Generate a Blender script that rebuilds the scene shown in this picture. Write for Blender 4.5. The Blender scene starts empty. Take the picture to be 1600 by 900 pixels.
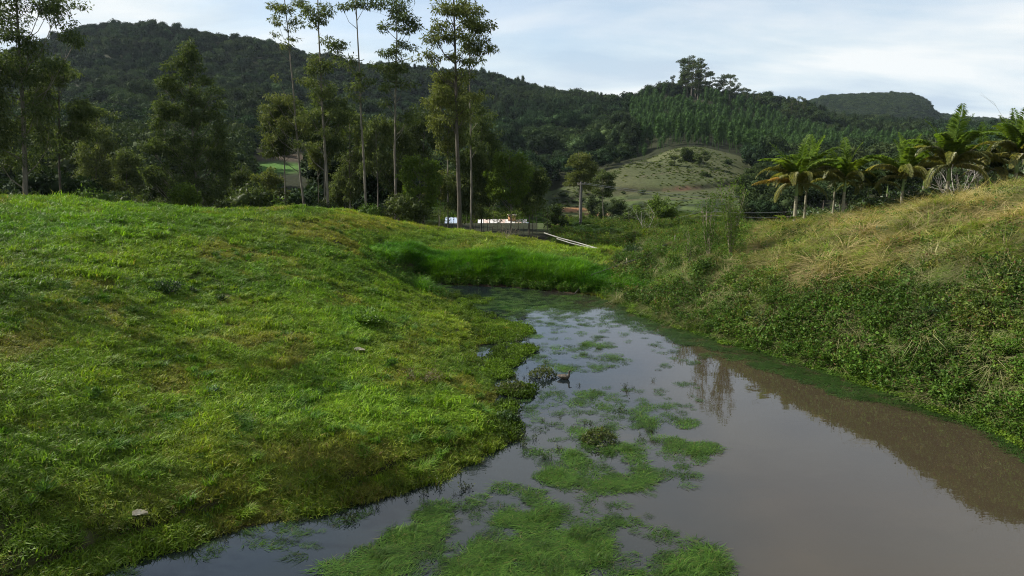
import bpy, math, random
import numpy as np
from mathutils import Vector, Matrix

random.seed(7)
rng = np.random.default_rng(7)
scene = bpy.context.scene
COL = scene.collection

# ------------------------------------------------------------------ camera
FPX = 1067.0            # focal length in pixels of the 1600 px wide photograph
PITCH = math.radians(10.1)
CAM_H = 9.0
cam_data = bpy.data.cameras.new('camera')
cam = bpy.data.objects.new('camera', cam_data)
COL.objects.link(cam)
cam_data.sensor_width = 36.0
cam_data.lens = 36.0 * FPX / 1600.0
cam_data.clip_start = 0.1
cam_data.clip_end = 9000
cam.location = (0, 0, CAM_H)
cam.rotation_euler = (math.radians(90) - PITCH, 0, 0)
scene.camera = cam

# ------------------------------------------------------------------ sky, sun, exposure
SUN_DIR = Vector((-0.93, 0.22, 0.76)).normalized()     # towards the sun
SUN_EL = math.asin(SUN_DIR.z)
SUN_ROT = math.atan2(SUN_DIR.x, SUN_DIR.y)
scene.view_settings.view_transform = 'Standard'
scene.view_settings.look = 'None'
scene.view_settings.exposure = 0.75
scene.view_settings.gamma = 1.0

world = bpy.data.worlds.new('World')
scene.world = world
world.use_nodes = True
wn = world.node_tree
wn.nodes.clear()


def N(nt, typ, **kw):
    n = nt.nodes.new(typ)
    for k, v in kw.items():
        if k == 'ins':
            for kk, vv in v.items():
                n.inputs[kk].default_value = vv
        else:
            setattr(n, k, v)
    return n


def L(nt, a, b):
    nt.links.new(a, b)


def ramp(nt, stops, interp='LINEAR'):
    r = nt.nodes.new('ShaderNodeValToRGB')
    r.color_ramp.interpolation = interp
    e = r.color_ramp.elements
    while len(e) < len(stops):
        e.new(0.5)
    for i, (p, c) in enumerate(stops):
        e[i].position = p
        e[i].color = (c, c, c, 1) if isinstance(c, (int, float)) else (*c, 1)
    return r


sky = N(wn, 'ShaderNodeTexSky')
sky.sky_type = 'NISHITA'
sky.sun_disc = False
sky.sun_elevation = SUN_EL
sky.sun_rotation = SUN_ROT
sky.air_density = 1.0
sky.dust_density = 1.0
sky.ozone_density = 1.5
tc = N(wn, 'ShaderNodeTexCoord')
sep = N(wn, 'ShaderNodeSeparateXYZ')
L(wn, tc.outputs['Generated'], sep.inputs[0])
zc = N(wn, 'ShaderNodeMath', operation='MAXIMUM', ins={1: 0.0})
L(wn, sep.outputs['Z'], zc.inputs[0])
za = N(wn, 'ShaderNodeMath', operation='ADD', ins={1: 0.16})
L(wn, zc.outputs[0], za.inputs[0])
dx = N(wn, 'ShaderNodeMath', operation='DIVIDE')
L(wn, sep.outputs['X'], dx.inputs[0]); L(wn, za.outputs[0], dx.inputs[1])
dy = N(wn, 'ShaderNodeMath', operation='DIVIDE')
L(wn, sep.outputs['Y'], dy.inputs[0]); L(wn, za.outputs[0], dy.inputs[1])
cmb = N(wn, 'ShaderNodeCombineXYZ')
L(wn, dx.outputs[0], cmb.inputs[0]); L(wn, dy.outputs[0], cmb.inputs[1])
mp = N(wn, 'ShaderNodeMapping')
mp.inputs['Location'].default_value = (3.1, 1.7, 0)
mp.inputs['Rotation'].default_value = (0, 0, math.radians(20))
mp.inputs['Scale'].default_value = (0.55, 0.8, 1)
L(wn, cmb.outputs[0], mp.inputs[0])
n1 = N(wn, 'ShaderNodeTexNoise', ins={'Scale': 1.0, 'Detail': 7.0, 'Roughness': 0.52, 'Distortion': 0.35})
L(wn, mp.outputs[0], n1.inputs['Vector'])
cover = ramp(wn, [(0.34, 0.35), (0.52, 1.0)])
L(wn, n1.outputs['Fac'], cover.inputs[0])
n2 = N(wn, 'ShaderNodeTexNoise', ins={'Scale': 1.3, 'Detail': 6.0, 'Roughness': 0.55, 'Distortion': 0.3})
mp2 = N(wn, 'ShaderNodeMapping')
mp2.inputs['Location'].default_value = (7.3, 4.2, 0)
mp2.inputs['Scale'].default_value = (0.5, 0.9, 1)
L(wn, cmb.outputs[0], mp2.inputs[0])
L(wn, mp2.outputs[0], n2.inputs['Vector'])
cc = ramp(wn, [(0.38, (3.6, 4.3, 5.05)), (0.48, (4.6, 5.2, 5.6)), (0.58, (5.8, 6.0, 6.05))])
L(wn, n2.outputs['Fac'], cc.inputs[0])
# high clouds are thinner and darker overhead than towards the bright horizon
el = ramp(wn, [(0.0, 1.0), (0.28, 0.97), (0.45, 0.85), (0.65, 0.55), (1.0, 0.45)])
L(wn, zc.outputs[0], el.inputs[0])
cmul = N(wn, 'ShaderNodeVectorMath', operation='MULTIPLY')
L(wn, cc.outputs[0], cmul.inputs[0]); L(wn, el.outputs[0], cmul.inputs[1])
mix = N(wn, 'ShaderNodeMix', data_type='RGBA')
L(wn, cover.outputs[0], mix.inputs[0])
L(wn, sky.outputs[0], mix.inputs[6])
L(wn, cmul.outputs[0], mix.inputs[7])
bg = N(wn, 'ShaderNodeBackground', ins={'Strength': 0.1})
L(wn, mix.outputs[2], bg.inputs[0])
wo = N(wn, 'ShaderNodeOutputWorld')
L(wn, bg.outputs[0], wo.inputs[0])

sun_data = bpy.data.lights.new('sun', 'SUN')
sun_data.energy = 5.0
sun_data.angle = math.radians(0.5)
sun_data.color = (1.0, 0.94, 0.84)
sun = bpy.data.objects.new('sun', sun_data)
COL.objects.link(sun)
sun.rotation_euler = SUN_DIR.to_track_quat('Z', 'Y').to_euler()
sun.location = (-60, 40, 90)

scene.cycles.max_bounces = 6
scene.cycles.diffuse_bounces = 2
scene.cycles.glossy_bounces = 3
scene.cycles.transmission_bounces = 3
scene.cycles.volume_bounces = 0
scene.cycles.caustics_reflective = False
scene.cycles.caustics_refractive = False
scene.cycles.use_denoising = True
scene.cycles.denoising_prefilter = 'NONE'
scene.cycles.filter_width = 1.05
scene.cycles.sample_clamp_indirect = 4.0

# ------------------------------------------------------------------ measuring: pixels of the photograph <-> points of the place
_cp, _sp = math.cos(PITCH), math.sin(PITCH)


def ray(px, py):
    a = (px - 800.0) / FPX
    b = (450.0 - py) / FPX
    return a, _cp + b * _sp, -_sp + b * _cp


def at_depth(px, py, Y):
    a, f, u = ray(px, py)
    t = Y / f
    return (a * t, Y, CAM_H + u * t)


def at_height(px, py, z=0.0):
    a, f, u = ray(px, py)
    t = (z - CAM_H) / u
    return (a * t, f * t, z)


def project(x, y, z):
    """world -> photograph pixel (numpy)"""
    zz = z - CAM_H
    f = y * _cp - zz * _sp
    u = y * _sp + zz * _cp
    f = np.where(f < 0.5, 0.5, f)
    return 800 + FPX * x / f, 450 - FPX * u / f


def x_at(px, Y):
    return (px - 800.0) / FPX * Y * 1.0


# ------------------------------------------------------------------ noise
_tab = np.random.default_rng(3).random((256, 256))


def vnoise(x, y, s=0):
    x = np.asarray(x, float) + s * 17.31
    y = np.asarray(y, float) + s * 9.17
    xi = np.floor(x).astype(int); yi = np.floor(y).astype(int)
    fx = x - xi; fy = y - yi
    fx = fx * fx * (3 - 2 * fx); fy = fy * fy * (3 - 2 * fy)
    x0 = xi & 255; x1 = (xi + 1) & 255; y0 = yi & 255; y1 = (yi + 1) & 255
    return ((_tab[x0, y0] * (1 - fx) + _tab[x1, y0] * fx) * (1 - fy)
            + (_tab[x0, y1] * (1 - fx) + _tab[x1, y1] * fx) * fy)


def fbm(x, y, s=0, o=4):
    t = 0; a = 0.5; k = 1.0; w = 0
    for i in range(o):
        t = t + a * vnoise(np.asarray(x) * k, np.asarray(y) * k, s + i)
        w += a; a *= 0.5; k *= 2.03
    return t / w


def sstep(a, b, v):
    t = np.clip((v - a) / (b - a), 0, 1)
    return t * t * (3 - 2 * t)


# ------------------------------------------------------------------ pond outline
shore_px = [(60, 935), (180, 885), (250, 862), (330, 838), (420, 815), (520, 797), (600, 777), (690, 748), (735, 722),
            (775, 700), (800, 684), (790, 660), (775, 635), (772, 605), (762, 575), (742, 556), (748, 540),
            (800, 532), (822, 520), (790, 508), (752, 500), (722, 485), (700, 468), (672, 452), (662, 444),
            (720, 446), (800, 449), (880, 457), (930, 462), (975, 478), (1020, 497), (1080, 516), (1150, 537),
            (1220, 556), (1300, 580), (1380, 606), (1450, 630), (1520, 655), (1600, 688), (1700, 735), (1820, 800)]
shore = [at_height(a, b, 0)[:2] for a, b in shore_px]
shore += [(22, 9), (24, 2), (20, -8), (8, -13), (-6, -12), (-13, -4), (-13, 6)]
SH = np.array(shore)


def pond_sd(x, y):
    """signed distance to the shoreline, positive on land"""
    x = np.asarray(x, float).ravel(); y = np.asarray(y, float).ravel()
    d = np.full(x.shape, 1e9); inside = np.zeros(x.shape, bool)
    n = len(SH)
    for i in range(n):
        ax, ay = SH[i]; bx, by = SH[(i + 1) % n]
        ex, ey = bx - ax, by - ay
        t = np.clip(((x - ax) * ex + (y - ay) * ey) / (ex * ex + ey * ey), 0, 1)
        d = np.minimum(d, np.hypot(x - ax - t * ex, y - ay - t * ey))
        c = (ay > y) != (by > y)
        xs = ax + (y - ay) * ex / (ey if abs(ey) > 1e-9 else 1e-9)
        inside ^= c & (x < xs)
    d = d + 0.35 * (fbm(x * 0.8, y * 0.8, 5, 3) - 0.5) * np.clip(d / 0.3, 0.2, 1) 
    return np.where(inside, -d, d)


# ------------------------------------------------------------------ terrain control points
ctrl = []


def cd(px, py, Y):
    ctrl.append(at_depth(px, py, Y))


def ch(px, py, z):
    ctrl.append(at_height(px, py, z))


for a, b in shore_px[::2]:
    ch(a, b, 0.3)
for x, y in shore[len(shore_px):]:
    ctrl.append((x, y, 0.3))
# left lawn
for p in [(0, 890, .5), (0, 800, 1.1), (0, 700, 1.7), (120, 800, .8), (300, 775, .8), (300, 730, .95), (300, 650, 1.25), (300, 550, 1.9),
          (300, 450, 2.9), (550, 735, .7), (550, 650, .85), (550, 550, 1.3), (550, 450, 2.0), (650, 600, .7), (700, 660, .55),
          (660, 520, .75), (620, 470, 1.1), (0, 600, 2.4), (0, 500, 3.4), (150, 700, 1.35), (700, 560, .5)]:
    ch(*p)
for p in [(0, 400, 33), (0, 313, 45), (200, 326, 47), (300, 334, 50), (420, 329, 55), (520, 331, 60), (600, 343, 66), (690, 360, 70),
          (300, 390, 39), (560, 392, 48), (-200, 310, 43), (-200, 420, 30), (-400, 300, 42), (-300, 560, 20), (780, 371, 71), (860, 383, 69), (930, 399, 66),
          (650, 388, 57), (800, 388, 57.5), (930, 396, 58), (1000, 396, 59), (700, 372, 63), (830, 386, 63)]:
    cd(*p)
# right bank
for p in [(1040, 398, 57), (1105, 398, 50), (1180, 382, 47), (1240, 374, 47), (1300, 368, 45), (1400, 352, 42), (1500, 328, 40), (1600, 311, 38),
          (1750, 290, 37), (1950, 280, 36), (1600, 570, 23.3), (1600, 450, 26.5), (1600, 360, 32), (1300, 500, 31.5), (1300, 425, 35.5),
          (1450, 550, 26), (1450, 450, 29.5), (1450, 370, 36), (1100, 460, 42), (1100, 425, 44.5), (1180, 470, 37), (1180, 420, 41), (1000, 440, 51),
          (1800, 600, 21), (1800, 430, 27), (1240, 364, 56), (1315, 362, 57), (1400, 350, 56), (1500, 330, 54), (1600, 312, 54)]:
    cd(*p)
# land behind the crest and the valley
for x, y, z in [(-45, 60, 5), (-45, 80, 0), (-70, 60, 6), (-25, 75, 1.5), (-10, 84, 0), (0, 95, -3), (12, 90, -2.5), (22, 85, -2), (25, 75, 0.2),
                (38, 80, 1.0), (55, 80, 5.5), (75, 80, 7), (-60, 100, -3), (-30, 110, -4), (0, 110, -4.6), (45, 110, -2), (80, 110, 4),
                (-110, 90, 2), (-90, 140, -2), (70, 20, 12), (60, 5, 9), (-50, 20, 6), (-60, 0, 6), (-40, -30, 5), (0, -45, 4), (40, -30, 6),
                (-120, 0, 10), (120, 0, 15), (0, -150, 15), (-150, -120, 20), (150, -120, 22), (0, -700, 90), (-600, -300, 90), (600, -300, 90), (700, 100, 70), (-700, 100, 90)]:
    ctrl.append((x, y, z))
# valley, pasture knoll, hills (canopy height already taken off)
for p in [(880, 392, 105), (1000, 383, 125), (1000, 345, 170), (890, 345, 190), (870, 316, 235), (1000, 300, 245), (1100, 320, 200), (1100, 298, 250),
          (950, 272, 275), (900, 292, 262), (1000, 256, 300), (1090, 231, 335), (1160, 243, 345), (1200, 300, 270), (1200, 335, 180), (1300, 310, 200), (925, 300, 252), (1040, 241, 325),
          (1300, 290, 300), (1500, 290, 200), (1600, 280, 200), (1450, 260, 350), (1650, 250, 350),
          (1090, 232, 350), (1150, 235, 400), (1050, 215, 430), (1100, 178, 550), (1060, 150, 625), (1120, 158, 650), (1180, 172, 660),
          (1240, 175, 700), (1300, 190, 720), (1400, 205, 700), (1500, 208, 700), (1600, 205, 700), (1300, 235, 500), (1500, 235, 480),
          (1000, 160, 650), (960, 172, 700), (900, 158, 800), (830, 145, 830), (760, 127, 850), (700, 120, 850), (640, 118, 850),
          (560, 112, 850), (480, 95, 830), (420, 78, 800), (340, 68, 780), (300, 62, 770), (230, 52, 750), (150, 62, 740), (80, 75, 740), (0, 105, 740), (-150, 120, 740), (-400, 130, 740),
          (200, 300, 170), (0, 310, 160), (400, 300, 190), (600, 318, 170), (700, 338, 140), (800, 345, 150), (850, 335, 180),
          (200, 250, 260), (430, 268, 250), (0, 260, 260), (600, 280, 250), (760, 290, 250), (860, 285, 290),
          (200, 185, 420), (420, 210, 400), (0, 200, 420), (600, 235, 380), (760, 235, 400), (880, 240, 420), (960, 232, 440),
          (200, 115, 600), (420, 140, 600), (0, 150, 600), (600, 175, 600), (760, 180, 600), (860, 185, 560), (940, 190, 560),
          (1020, 262, 320), (-300, 300, 160), (-300, 220, 400), (1800, 240, 250), (1900, 200, 700)]:
    cd(*p)
for az, r, z in [(-60, 2600, 230), (-30, 2600, 160), (0, 2600, 120), (20, 1300, 60), (30, 2600, 60), (45, 1300, 60), (60, 2600, 120), (-20, 1300, 110), (0, 1300, 90),
                 (110, 2600, 200), (-110, 2600, 200), (180, 2600, 200), (-180, 2600, 200), (-170, 300, 40), (170, 300, 40), (150, 30, 5), (-150, 30, 5)]:
    ctrl.append((r * math.sin(math.radians(az)), r * math.cos(math.radians(az)), z))
CT = np.array(ctrl)


def _uv(x, y):
    return np.stack([np.arctan2(x, y) * 2.2, np.log(np.hypot(x, y) + 8.0)], -1)


_cu = _uv(CT[:, 0], CT[:, 1])


def _tps_k(r2):
    return np.where(r2 > 1e-12, 0.5 * r2 * np.log(np.maximum(r2, 1e-12)), 0.0)


_d2 = ((_cu[:, None] - _cu[None]) ** 2).sum(-1)
_K = _tps_k(_d2) + np.eye(len(CT)) * 0.0006
_Pm = np.c_[np.ones(len(CT)), _cu]
_A = np.block([[_K, _Pm], [_Pm.T, np.zeros((3, 3))]])
# heights are fitted as z / (distance + 12) so that near and far relief weigh alike
_rn = np.hypot(CT[:, 0], CT[:, 1]) + 12.0
_w = np.linalg.solve(_A, np.r_[CT[:, 2] / _rn, 0, 0, 0])


def tps(x, y):
    x = np.asarray(x, float).ravel(); y = np.asarray(y, float).ravel()
    out = np.empty(x.shape)
    for i in range(0, len(x), 40000):
        u = _uv(x[i:i + 40000], y[i:i + 40000])
        d2 = (u[:, None, 0] - _cu[None, :, 0]) ** 2 + (u[:, None, 1] - _cu[None, :, 1]) ** 2
        out[i:i + 40000] = _tps_k(d2) @ _w[:-3] + _w[-3] + u @ _w[-2:]
    return out * (np.hypot(x, y) + 12.0)


cut_px = np.array([(862, 322), (900, 309), (950, 300), (1000, 296), (1060, 296), (1120, 291), (1170, 284)], float)


def H(x, y, sd=None):
    """height of the ground, water bed included"""
    x = np.asarray(x, float).ravel(); y = np.asarray(y, float).ravel()
    r = np.hypot(x, y)
    z = tps(x, y)
    near = 1 - sstep(70, 130, r)
    z = z + near * ((fbm(x * 0.35, y * 0.35, 1, 4) - .5) * 0.55 + (fbm(x * 1.6, y * 1.6, 2, 3) - .5) * 0.16)
    az_ = np.degrees(np.arctan2(x, y))
    calm = 1 - .85 * sstep(1, 5, az_) * (1 - sstep(20, 24, az_)) * sstep(120, 160, r) * (1 - sstep(340, 400, r))
    z = z + (1 - near) * calm * (fbm(x * 0.03, y * 0.03, 3, 4) - .5) * np.clip(r * 0.03, 0, 14)
    # terrace cut on the pasture
    m = (r > 180) & (r < 330) & (x > 5) & (x < 120)
    if m.any():
        px, py = project(x[m], y[m], z[m])
        line = np.interp(px, cut_px[:, 0], cut_px[:, 1])
        z[m] += 1.2 * (1 - sstep(-2, 2, py - line)) * sstep(860, 880, px) * (1 - sstep(1160, 1190, px))
    k = r < 110
    if k.any():
        s = pond_sd(x[k], y[k]) if sd is None else sd[k]
        zl = np.maximum(z[k], 0.12)
        wob = 0.5 * (fbm(x[k] * 0.5, y[k] * 0.5, 9, 3) - .5)
        prof = 0.16 * sstep(0, .3, s) + 0.10 * sstep(.2, .9 + wob, s) + 0.46 * sstep(.78 + wob, 1.05 + wob, s) + 0.30 * sstep(1, 2.6, s)
        rgt = sstep(3.5, 5.5, x[k] - .06 * (y[k] - 20)) * (y[k] > 14)
        prof = prof * (1 - rgt) + sstep(-.1, 2.2, s) * rgt
        zl = zl + rgt * ((fbm(x[k] * .28, y[k] * .28, 11, 3) - .5) * 1.7 + (fbm(x[k] * .8, y[k] * .8, 12, 2) - .5) * .5) * sstep(.8, 5, s)
        zl = np.where(s < 2.6, zl * prof, zl)
        zw = -np.minimum(0.9, -s * 0.35)
        z[k] = np.where(s > 0, zl, zw)
    return z


def Hs(x, y):
    return float(H(np.array([x]), np.array([y]))[0])


def on_slope(px, py, y0=9.0, y1=75.0):
    """first point of the ground seen along a line of sight"""
    yy = np.arange(y0, y1, .1)
    P = np.array([at_depth(px, py, v) for v in yy])
    below = P[:, 2] <= H(P[:, 0], P[:, 1])
    i = int(np.argmax(below)) if below.any() else len(yy) - 1
    return (P[i, 0], P[i, 1], Hs(P[i, 0], P[i, 1]))


# ------------------------------------------------------------------ mesh helpers
def mesh_np(name, verts, faces, mat=None, smooth=False):
    me = bpy.data.meshes.new(name)
    verts = np.ascontiguousarray(verts, np.float32)
    faces = np.ascontiguousarray(faces, np.int32)
    nf, k = faces.shape
    me.vertices.add(len(verts)); me.vertices.foreach_set('co', verts.ravel())
    me.loops.add(nf * k); me.loops.foreach_set('vertex_index', faces.ravel())
    me.polygons.add(nf)
    me.polygons.foreach_set('loop_start', np.arange(0, nf * k, k, dtype=np.int32))
    me.polygons.foreach_set('loop_total', np.full(nf, k, np.int32))
    if smooth:
        me.polygons.foreach_set('use_smooth', np.ones(nf, bool))
    if mat:
        me.materials.append(mat)
    me.update(calc_edges=True)
    return me


class MB:
    """collects triangles and quads into one mesh"""

    def __init__(self):
        self.v = []; self.f = []; self.n = 0

    def add(self, v, f):
        v = np.asarray(v, float); f = np.asarray(f, int)
        if f.shape[1] == 4:
            f = np.concatenate([f[:, [0, 1, 2]], f[:, [0, 2, 3]]])
        self.v.append(v); self.f.append(f + self.n); self.n += len(v)

    def tube(self, pts, rad, seg=6, cap=True):
        pts = np.asarray(pts, float); n = len(pts)
        rad = np.broadcast_to(np.asarray(rad, float), (n,))
        tan = np.gradient(pts, axis=0); tan /= np.linalg.norm(tan, axis=1)[:, None] + 1e-9
        ref = np.array([0.31, 0.22, 0.92]) if abs(tan[0][2]) < .8 else np.array([1.0, 0.1, 0.05])
        a = np.cross(tan, ref); a /= np.linalg.norm(a, axis=1)[:, None] + 1e-9
        b = np.cross(tan, a)
        th = np.linspace(0, 2 * np.pi, seg, endpoint=False)
        ring = pts[:, None] + rad[:, None, None] * (np.cos(th)[None, :, None] * a[:, None] + np.sin(th)[None, :, None] * b[:, None])
        v = ring.reshape(-1, 3); f = []
        for i in range(n - 1):
            for j in range(seg):
                k = (j + 1) % seg
                f.append((i * seg + j, i * seg + k, (i + 1) * seg + k, (i + 1) * seg + j))
        self.add(v, f)
        if cap:
            for i, fl in ((0, 1), (n - 1, 0)):
                self.add(np.r_[ring[i], pts[i][None]], [(seg, j, (j + 1) % seg) if fl else (seg, (j + 1) % seg, j) for j in range(seg)])

    def box(self, lo, hi, M=None):
        x0, y0, z0 = lo; x1, y1, z1 = hi
        v = np.array([(x0, y0, z0), (x1, y0, z0), (x1, y1, z0), (x0, y1, z0), (x0, y0, z1), (x1, y0, z1), (x1, y1, z1), (x0, y1, z1)])
        if M is not None:
            v = v @ np.array(M.to_3x3()).T + np.array(M.translation)
        self.add(v, [(0, 3, 2, 1), (4, 5, 6, 7), (0, 1, 5, 4), (1, 2, 6, 5), (2, 3, 7, 6), (3, 0, 4, 7)])

    def mesh(self, name, mat, smooth=False):
        return mesh_np(name, np.concatenate(self.v), np.concatenate(self.f), mat, smooth)

    def build(self, name, mat, parent=None, smooth=False, loc=None):
        o = bpy.data.objects.new(name, self.mesh(name, mat, smooth))
        COL.objects.link(o)
        if parent: o.parent = parent
        if loc is not None: o.location = loc
        return o


def tag(o, label=None, cat=None, group=None, kind=None):
    if label: o['label'] = label
    if cat: o['category'] = cat
    if group: o['group'] = group
    if kind: o['kind'] = kind
    return o


def empty(name, loc, label, cat, group=None, rz=0.0):
    o = bpy.data.objects.new(name, None)
    COL.objects.link(o)
    o.location = loc
    o.rotation_euler = (0, 0, rz)
    o.empty_display_size = 0.3
    return tag(o, label, cat, group)


def obj(name, mesh, parent=None, loc=None):
    o = bpy.data.objects.new(name, mesh)
    COL.objects.link(o)
    if parent: o.parent = parent
    if loc is not None: o.location = loc
    return o


def copy_tree(root, loc, rz=0.0, sc=1.0, label=None, group=None):
    r = root.copy(); COL.objects.link(r)
    r.location = loc; r.rotation_euler = (0, 0, rz); r.scale = (sc, sc, sc) if not hasattr(sc, '__len__') else sc
    if label: r['label'] = label
    if group: r['group'] = group
    for c in list(root.children):
        d = c.copy(); COL.objects.link(d); d.parent = r
        for g in list(c.children):
            e = g.copy(); COL.objects.link(e); e.parent = d
    return r


# ------------------------------------------------------------------ materials
def new_mat(name):
    m = bpy.data.materials.new(name); m.use_nodes = True
    nt = m.node_tree; nt.nodes.clear()
    return m, nt


def leaf_mat(name, dark, light, trans=0.35, rough=0.5, tint=True, gloss=0.25, third=None):
    """leaf: colour differs from leaf to leaf; tint comes from the scattered plant"""
    m, nt = new_mat(name)
    g = N(nt, 'ShaderNodeNewGeometry')
    st = [(0.0, dark), (1.0, light)] if third is None else [(0.0, dark), (0.85, light), (0.97, third)]
    r = ramp(nt, st)
    L(nt, g.outputs['Random Per Island'], r.inputs[0])
    col = r.outputs[0]
    if tint:
        at = N(nt, 'ShaderNodeAttribute', attribute_type='INSTANCER', attribute_name='tint')
        mm = N(nt, 'ShaderNodeMix', data_type='RGBA', blend_type='MULTIPLY', ins={0: 1.0})
        L(nt, col, mm.inputs[6]); L(nt, at.outputs['Color'], mm.inputs[7])
        col = mm.outputs[2]
    else:
        oi = N(nt, 'ShaderNodeObjectInfo')
        rr = ramp(nt, [(0, (0.72, 0.78, 0.72)), (0.5, (1, 1, 1)), (1, (1.25, 1.12, 0.95))])
        L(nt, oi.outputs['Random'], rr.inputs[0])
        mm = N(nt, 'ShaderNodeMix', data_type='RGBA', blend_type='MULTIPLY', ins={0: 1.0})
        L(nt, col, mm.inputs[6]); L(nt, rr.outputs[0], mm.inputs[7])
        col = mm.outputs[2]
    p = N(nt, 'ShaderNodeBsdfPrincipled', ins={'Roughness': rough, 'Specular IOR Level': gloss})
    L(nt, col, p.inputs['Base Color'])
    t = N(nt, 'ShaderNodeBsdfTranslucent')
    gm = N(nt, 'ShaderNodeMix', data_type='RGBA', blend_type='MULTIPLY', ins={0: 1.0})
    gm.inputs[7].default_value = (1.25, 1.3, 0.55, 1)
    L(nt, col, gm.inputs[6]); L(nt, gm.outputs[2], t.inputs[0])
    ms = N(nt, 'ShaderNodeMixShader', ins={0: trans})
    L(nt, p.outputs[0], ms.inputs[1]); L(nt, t.outputs[0], ms.inputs[2])
    o = N(nt, 'ShaderNodeOutputMaterial'); L(nt, ms.outputs[0], o.inputs[0])
    return m


def bark_mat(name, c0, c1, scale=3.0, stretch=6.0, band=False):
    m, nt = new_mat(name)
    t = N(nt, 'ShaderNodeTexCoord')
    mpn = N(nt, 'ShaderNodeMapping')
    mpn.inputs['Scale'].default_value = (scale, scale, scale / stretch) if not band else (scale * .2, scale * .2, scale * 3)
    L(nt, t.outputs['Object'], mpn.inputs[0])
    n = N(nt, 'ShaderNodeTexNoise', ins={'Scale': 2.0, 'Detail': 6.0, 'Roughness': 0.65})
    L(nt, mpn.outputs[0], n.inputs['Vector'])
    r = ramp(nt, [(0.35, c0), (0.65, c1)])
    L(nt, n.outputs['Fac'], r.inputs[0])
    p = N(nt, 'ShaderNodeBsdfPrincipled', ins={'Roughness': 0.85, 'Specular IOR Level': 0.15})
    L(nt, r.outputs[0], p.inputs['Base Color'])
    b = N(nt, 'ShaderNodeBump', ins={'Strength': 0.5, 'Distance': 0.03})
    L(nt, n.outputs['Fac'], b.inputs['Height']); L(nt, b.outputs[0], p.inputs['Normal'])
    o = N(nt, 'ShaderNodeOutputMaterial'); L(nt, p.outputs[0], o.inputs[0])
    return m


def plain_mat(name, c0, c1=None, rough=0.7, scale=4.0, metal=0.0, bump=0.2):
    m, nt = new_mat(name)
    c1 = c1 or c0
    t = N(nt, 'ShaderNodeTexCoord')
    n = N(nt, 'ShaderNodeTexNoise', ins={'Scale': scale, 'Detail': 7.0, 'Roughness': 0.7})
    L(nt, t.outputs['Object'], n.inputs['Vector'])
    r = ramp(nt, [(0.38, c0), (0.62, c1)])
    L(nt, n.outputs['Fac'], r.inputs[0])
    p = N(nt, 'ShaderNodeBsdfPrincipled', ins={'Roughness': rough, 'Metallic': metal})
    L(nt, r.outputs[0], p.inputs['Base Color'])
    b = N(nt, 'ShaderNodeBump', ins={'Strength': bump, 'Distance': 0.02})
    L(nt, n.outputs['Fac'], b.inputs['Height']); L(nt, b.outputs[0], p.inputs['Normal'])
    o = N(nt, 'ShaderNodeOutputMaterial'); L(nt, p.outputs[0], o.inputs[0])
    return m


M_lawn = leaf_mat('lawn_blades', (0.078, 0.142, 0.016), (0.178, 0.262, 0.030), gloss=.12, third=(0.20, 0.17, 0.07))
M_tall = leaf_mat('tall_grass_blades', dark=(0.030, 0.115, 0.010), light=(0.085, 0.225, 0.018), gloss=.12)
M_straw = leaf_mat('straw_blades', (0.130, 0.122, 0.055), (0.34, 0.29, 0.160), trans=0.3, gloss=.1)
M_weed = leaf_mat('weed_leaves', (0.034, 0.068, 0.014), (0.100, 0.155, 0.030), gloss=.1, third=(0.13, 0.085, 0.05))
M_wort = leaf_mat('round_leaves', (0.060, 0.110, 0.014), (0.130, 0.200, 0.030), rough=.6, gloss=.08)
M_float = leaf_mat('floating_blades', (0.026, 0.070, 0.012), (0.070, 0.145, 0.022), trans=0.25, rough=.5, gloss=.15, third=(0.12, 0.11, 0.05))
M_sprout = leaf_mat('sprout_leaves', (0.018, 0.028, 0.012), (0.055, 0.070, 0.022), trans=0.2)
M_euc = leaf_mat('eucalyptus_leaves', (0.048, 0.074, 0.026), (0.130, 0.160, 0.060), trans=0.35, rough=.6, tint=False, gloss=.08)
M_young = leaf_mat('young_tree_leaves', (0.050, 0.095, 0.020), (0.110, 0.175, 0.034), gloss=.08, trans=0.4, tint=False)
M_dark = leaf_mat('dark_tree_leaves', (0.028, 0.048, 0.017), (0.068, 0.095, 0.032), gloss=.08, trans=0.3, tint=False)
M_forest = leaf_mat('forest_leaves', (0.024, 0.040, 0.016), (0.050, 0.072, 0.026), trans=0.15, tint=True, gloss=.06, rough=.8)
M_forest1 = leaf_mat('forest_leaves_single', (0.024, 0.040, 0.016), (0.050, 0.072, 0.026), trans=0.15, tint=False, gloss=.06, rough=.8)
M_palm = leaf_mat('palm_leaflets', (0.075, 0.135, 0.020), (0.185, 0.265, 0.048), trans=0.45, rough=.5, tint=False, gloss=.15)
M_palm2 = leaf_mat('palm_leaflets_dull', (0.105, 0.125, 0.036), (0.250, 0.245, 0.080), trans=0.4, rough=.4, tint=False, gloss=.4)
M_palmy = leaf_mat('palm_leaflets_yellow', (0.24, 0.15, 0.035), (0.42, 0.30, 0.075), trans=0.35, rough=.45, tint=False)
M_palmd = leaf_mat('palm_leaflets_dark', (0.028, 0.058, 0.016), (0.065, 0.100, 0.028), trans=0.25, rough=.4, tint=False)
M_bark = bark_mat('eucalyptus_bark', (0.09, 0.08, 0.062), (0.23, 0.21, 0.17))
M_barkd = bark_mat('dark_bark', (0.05, 0.042, 0.033), (0.12, 0.105, 0.085))
M_palmt = bark_mat('palm_bark', (0.16, 0.15, 0.11), (0.30, 0.28, 0.20), band=True, scale=2)
M_shaft = plain_mat('palm_crownshaft', (0.10, 0.17, 0.04), (0.17, 0.23, 0.07), rough=.4, scale=2)
M_twig = bark_mat('dry_twig', (0.16, 0.13, 0.09), (0.28, 0.24, 0.18))
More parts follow.
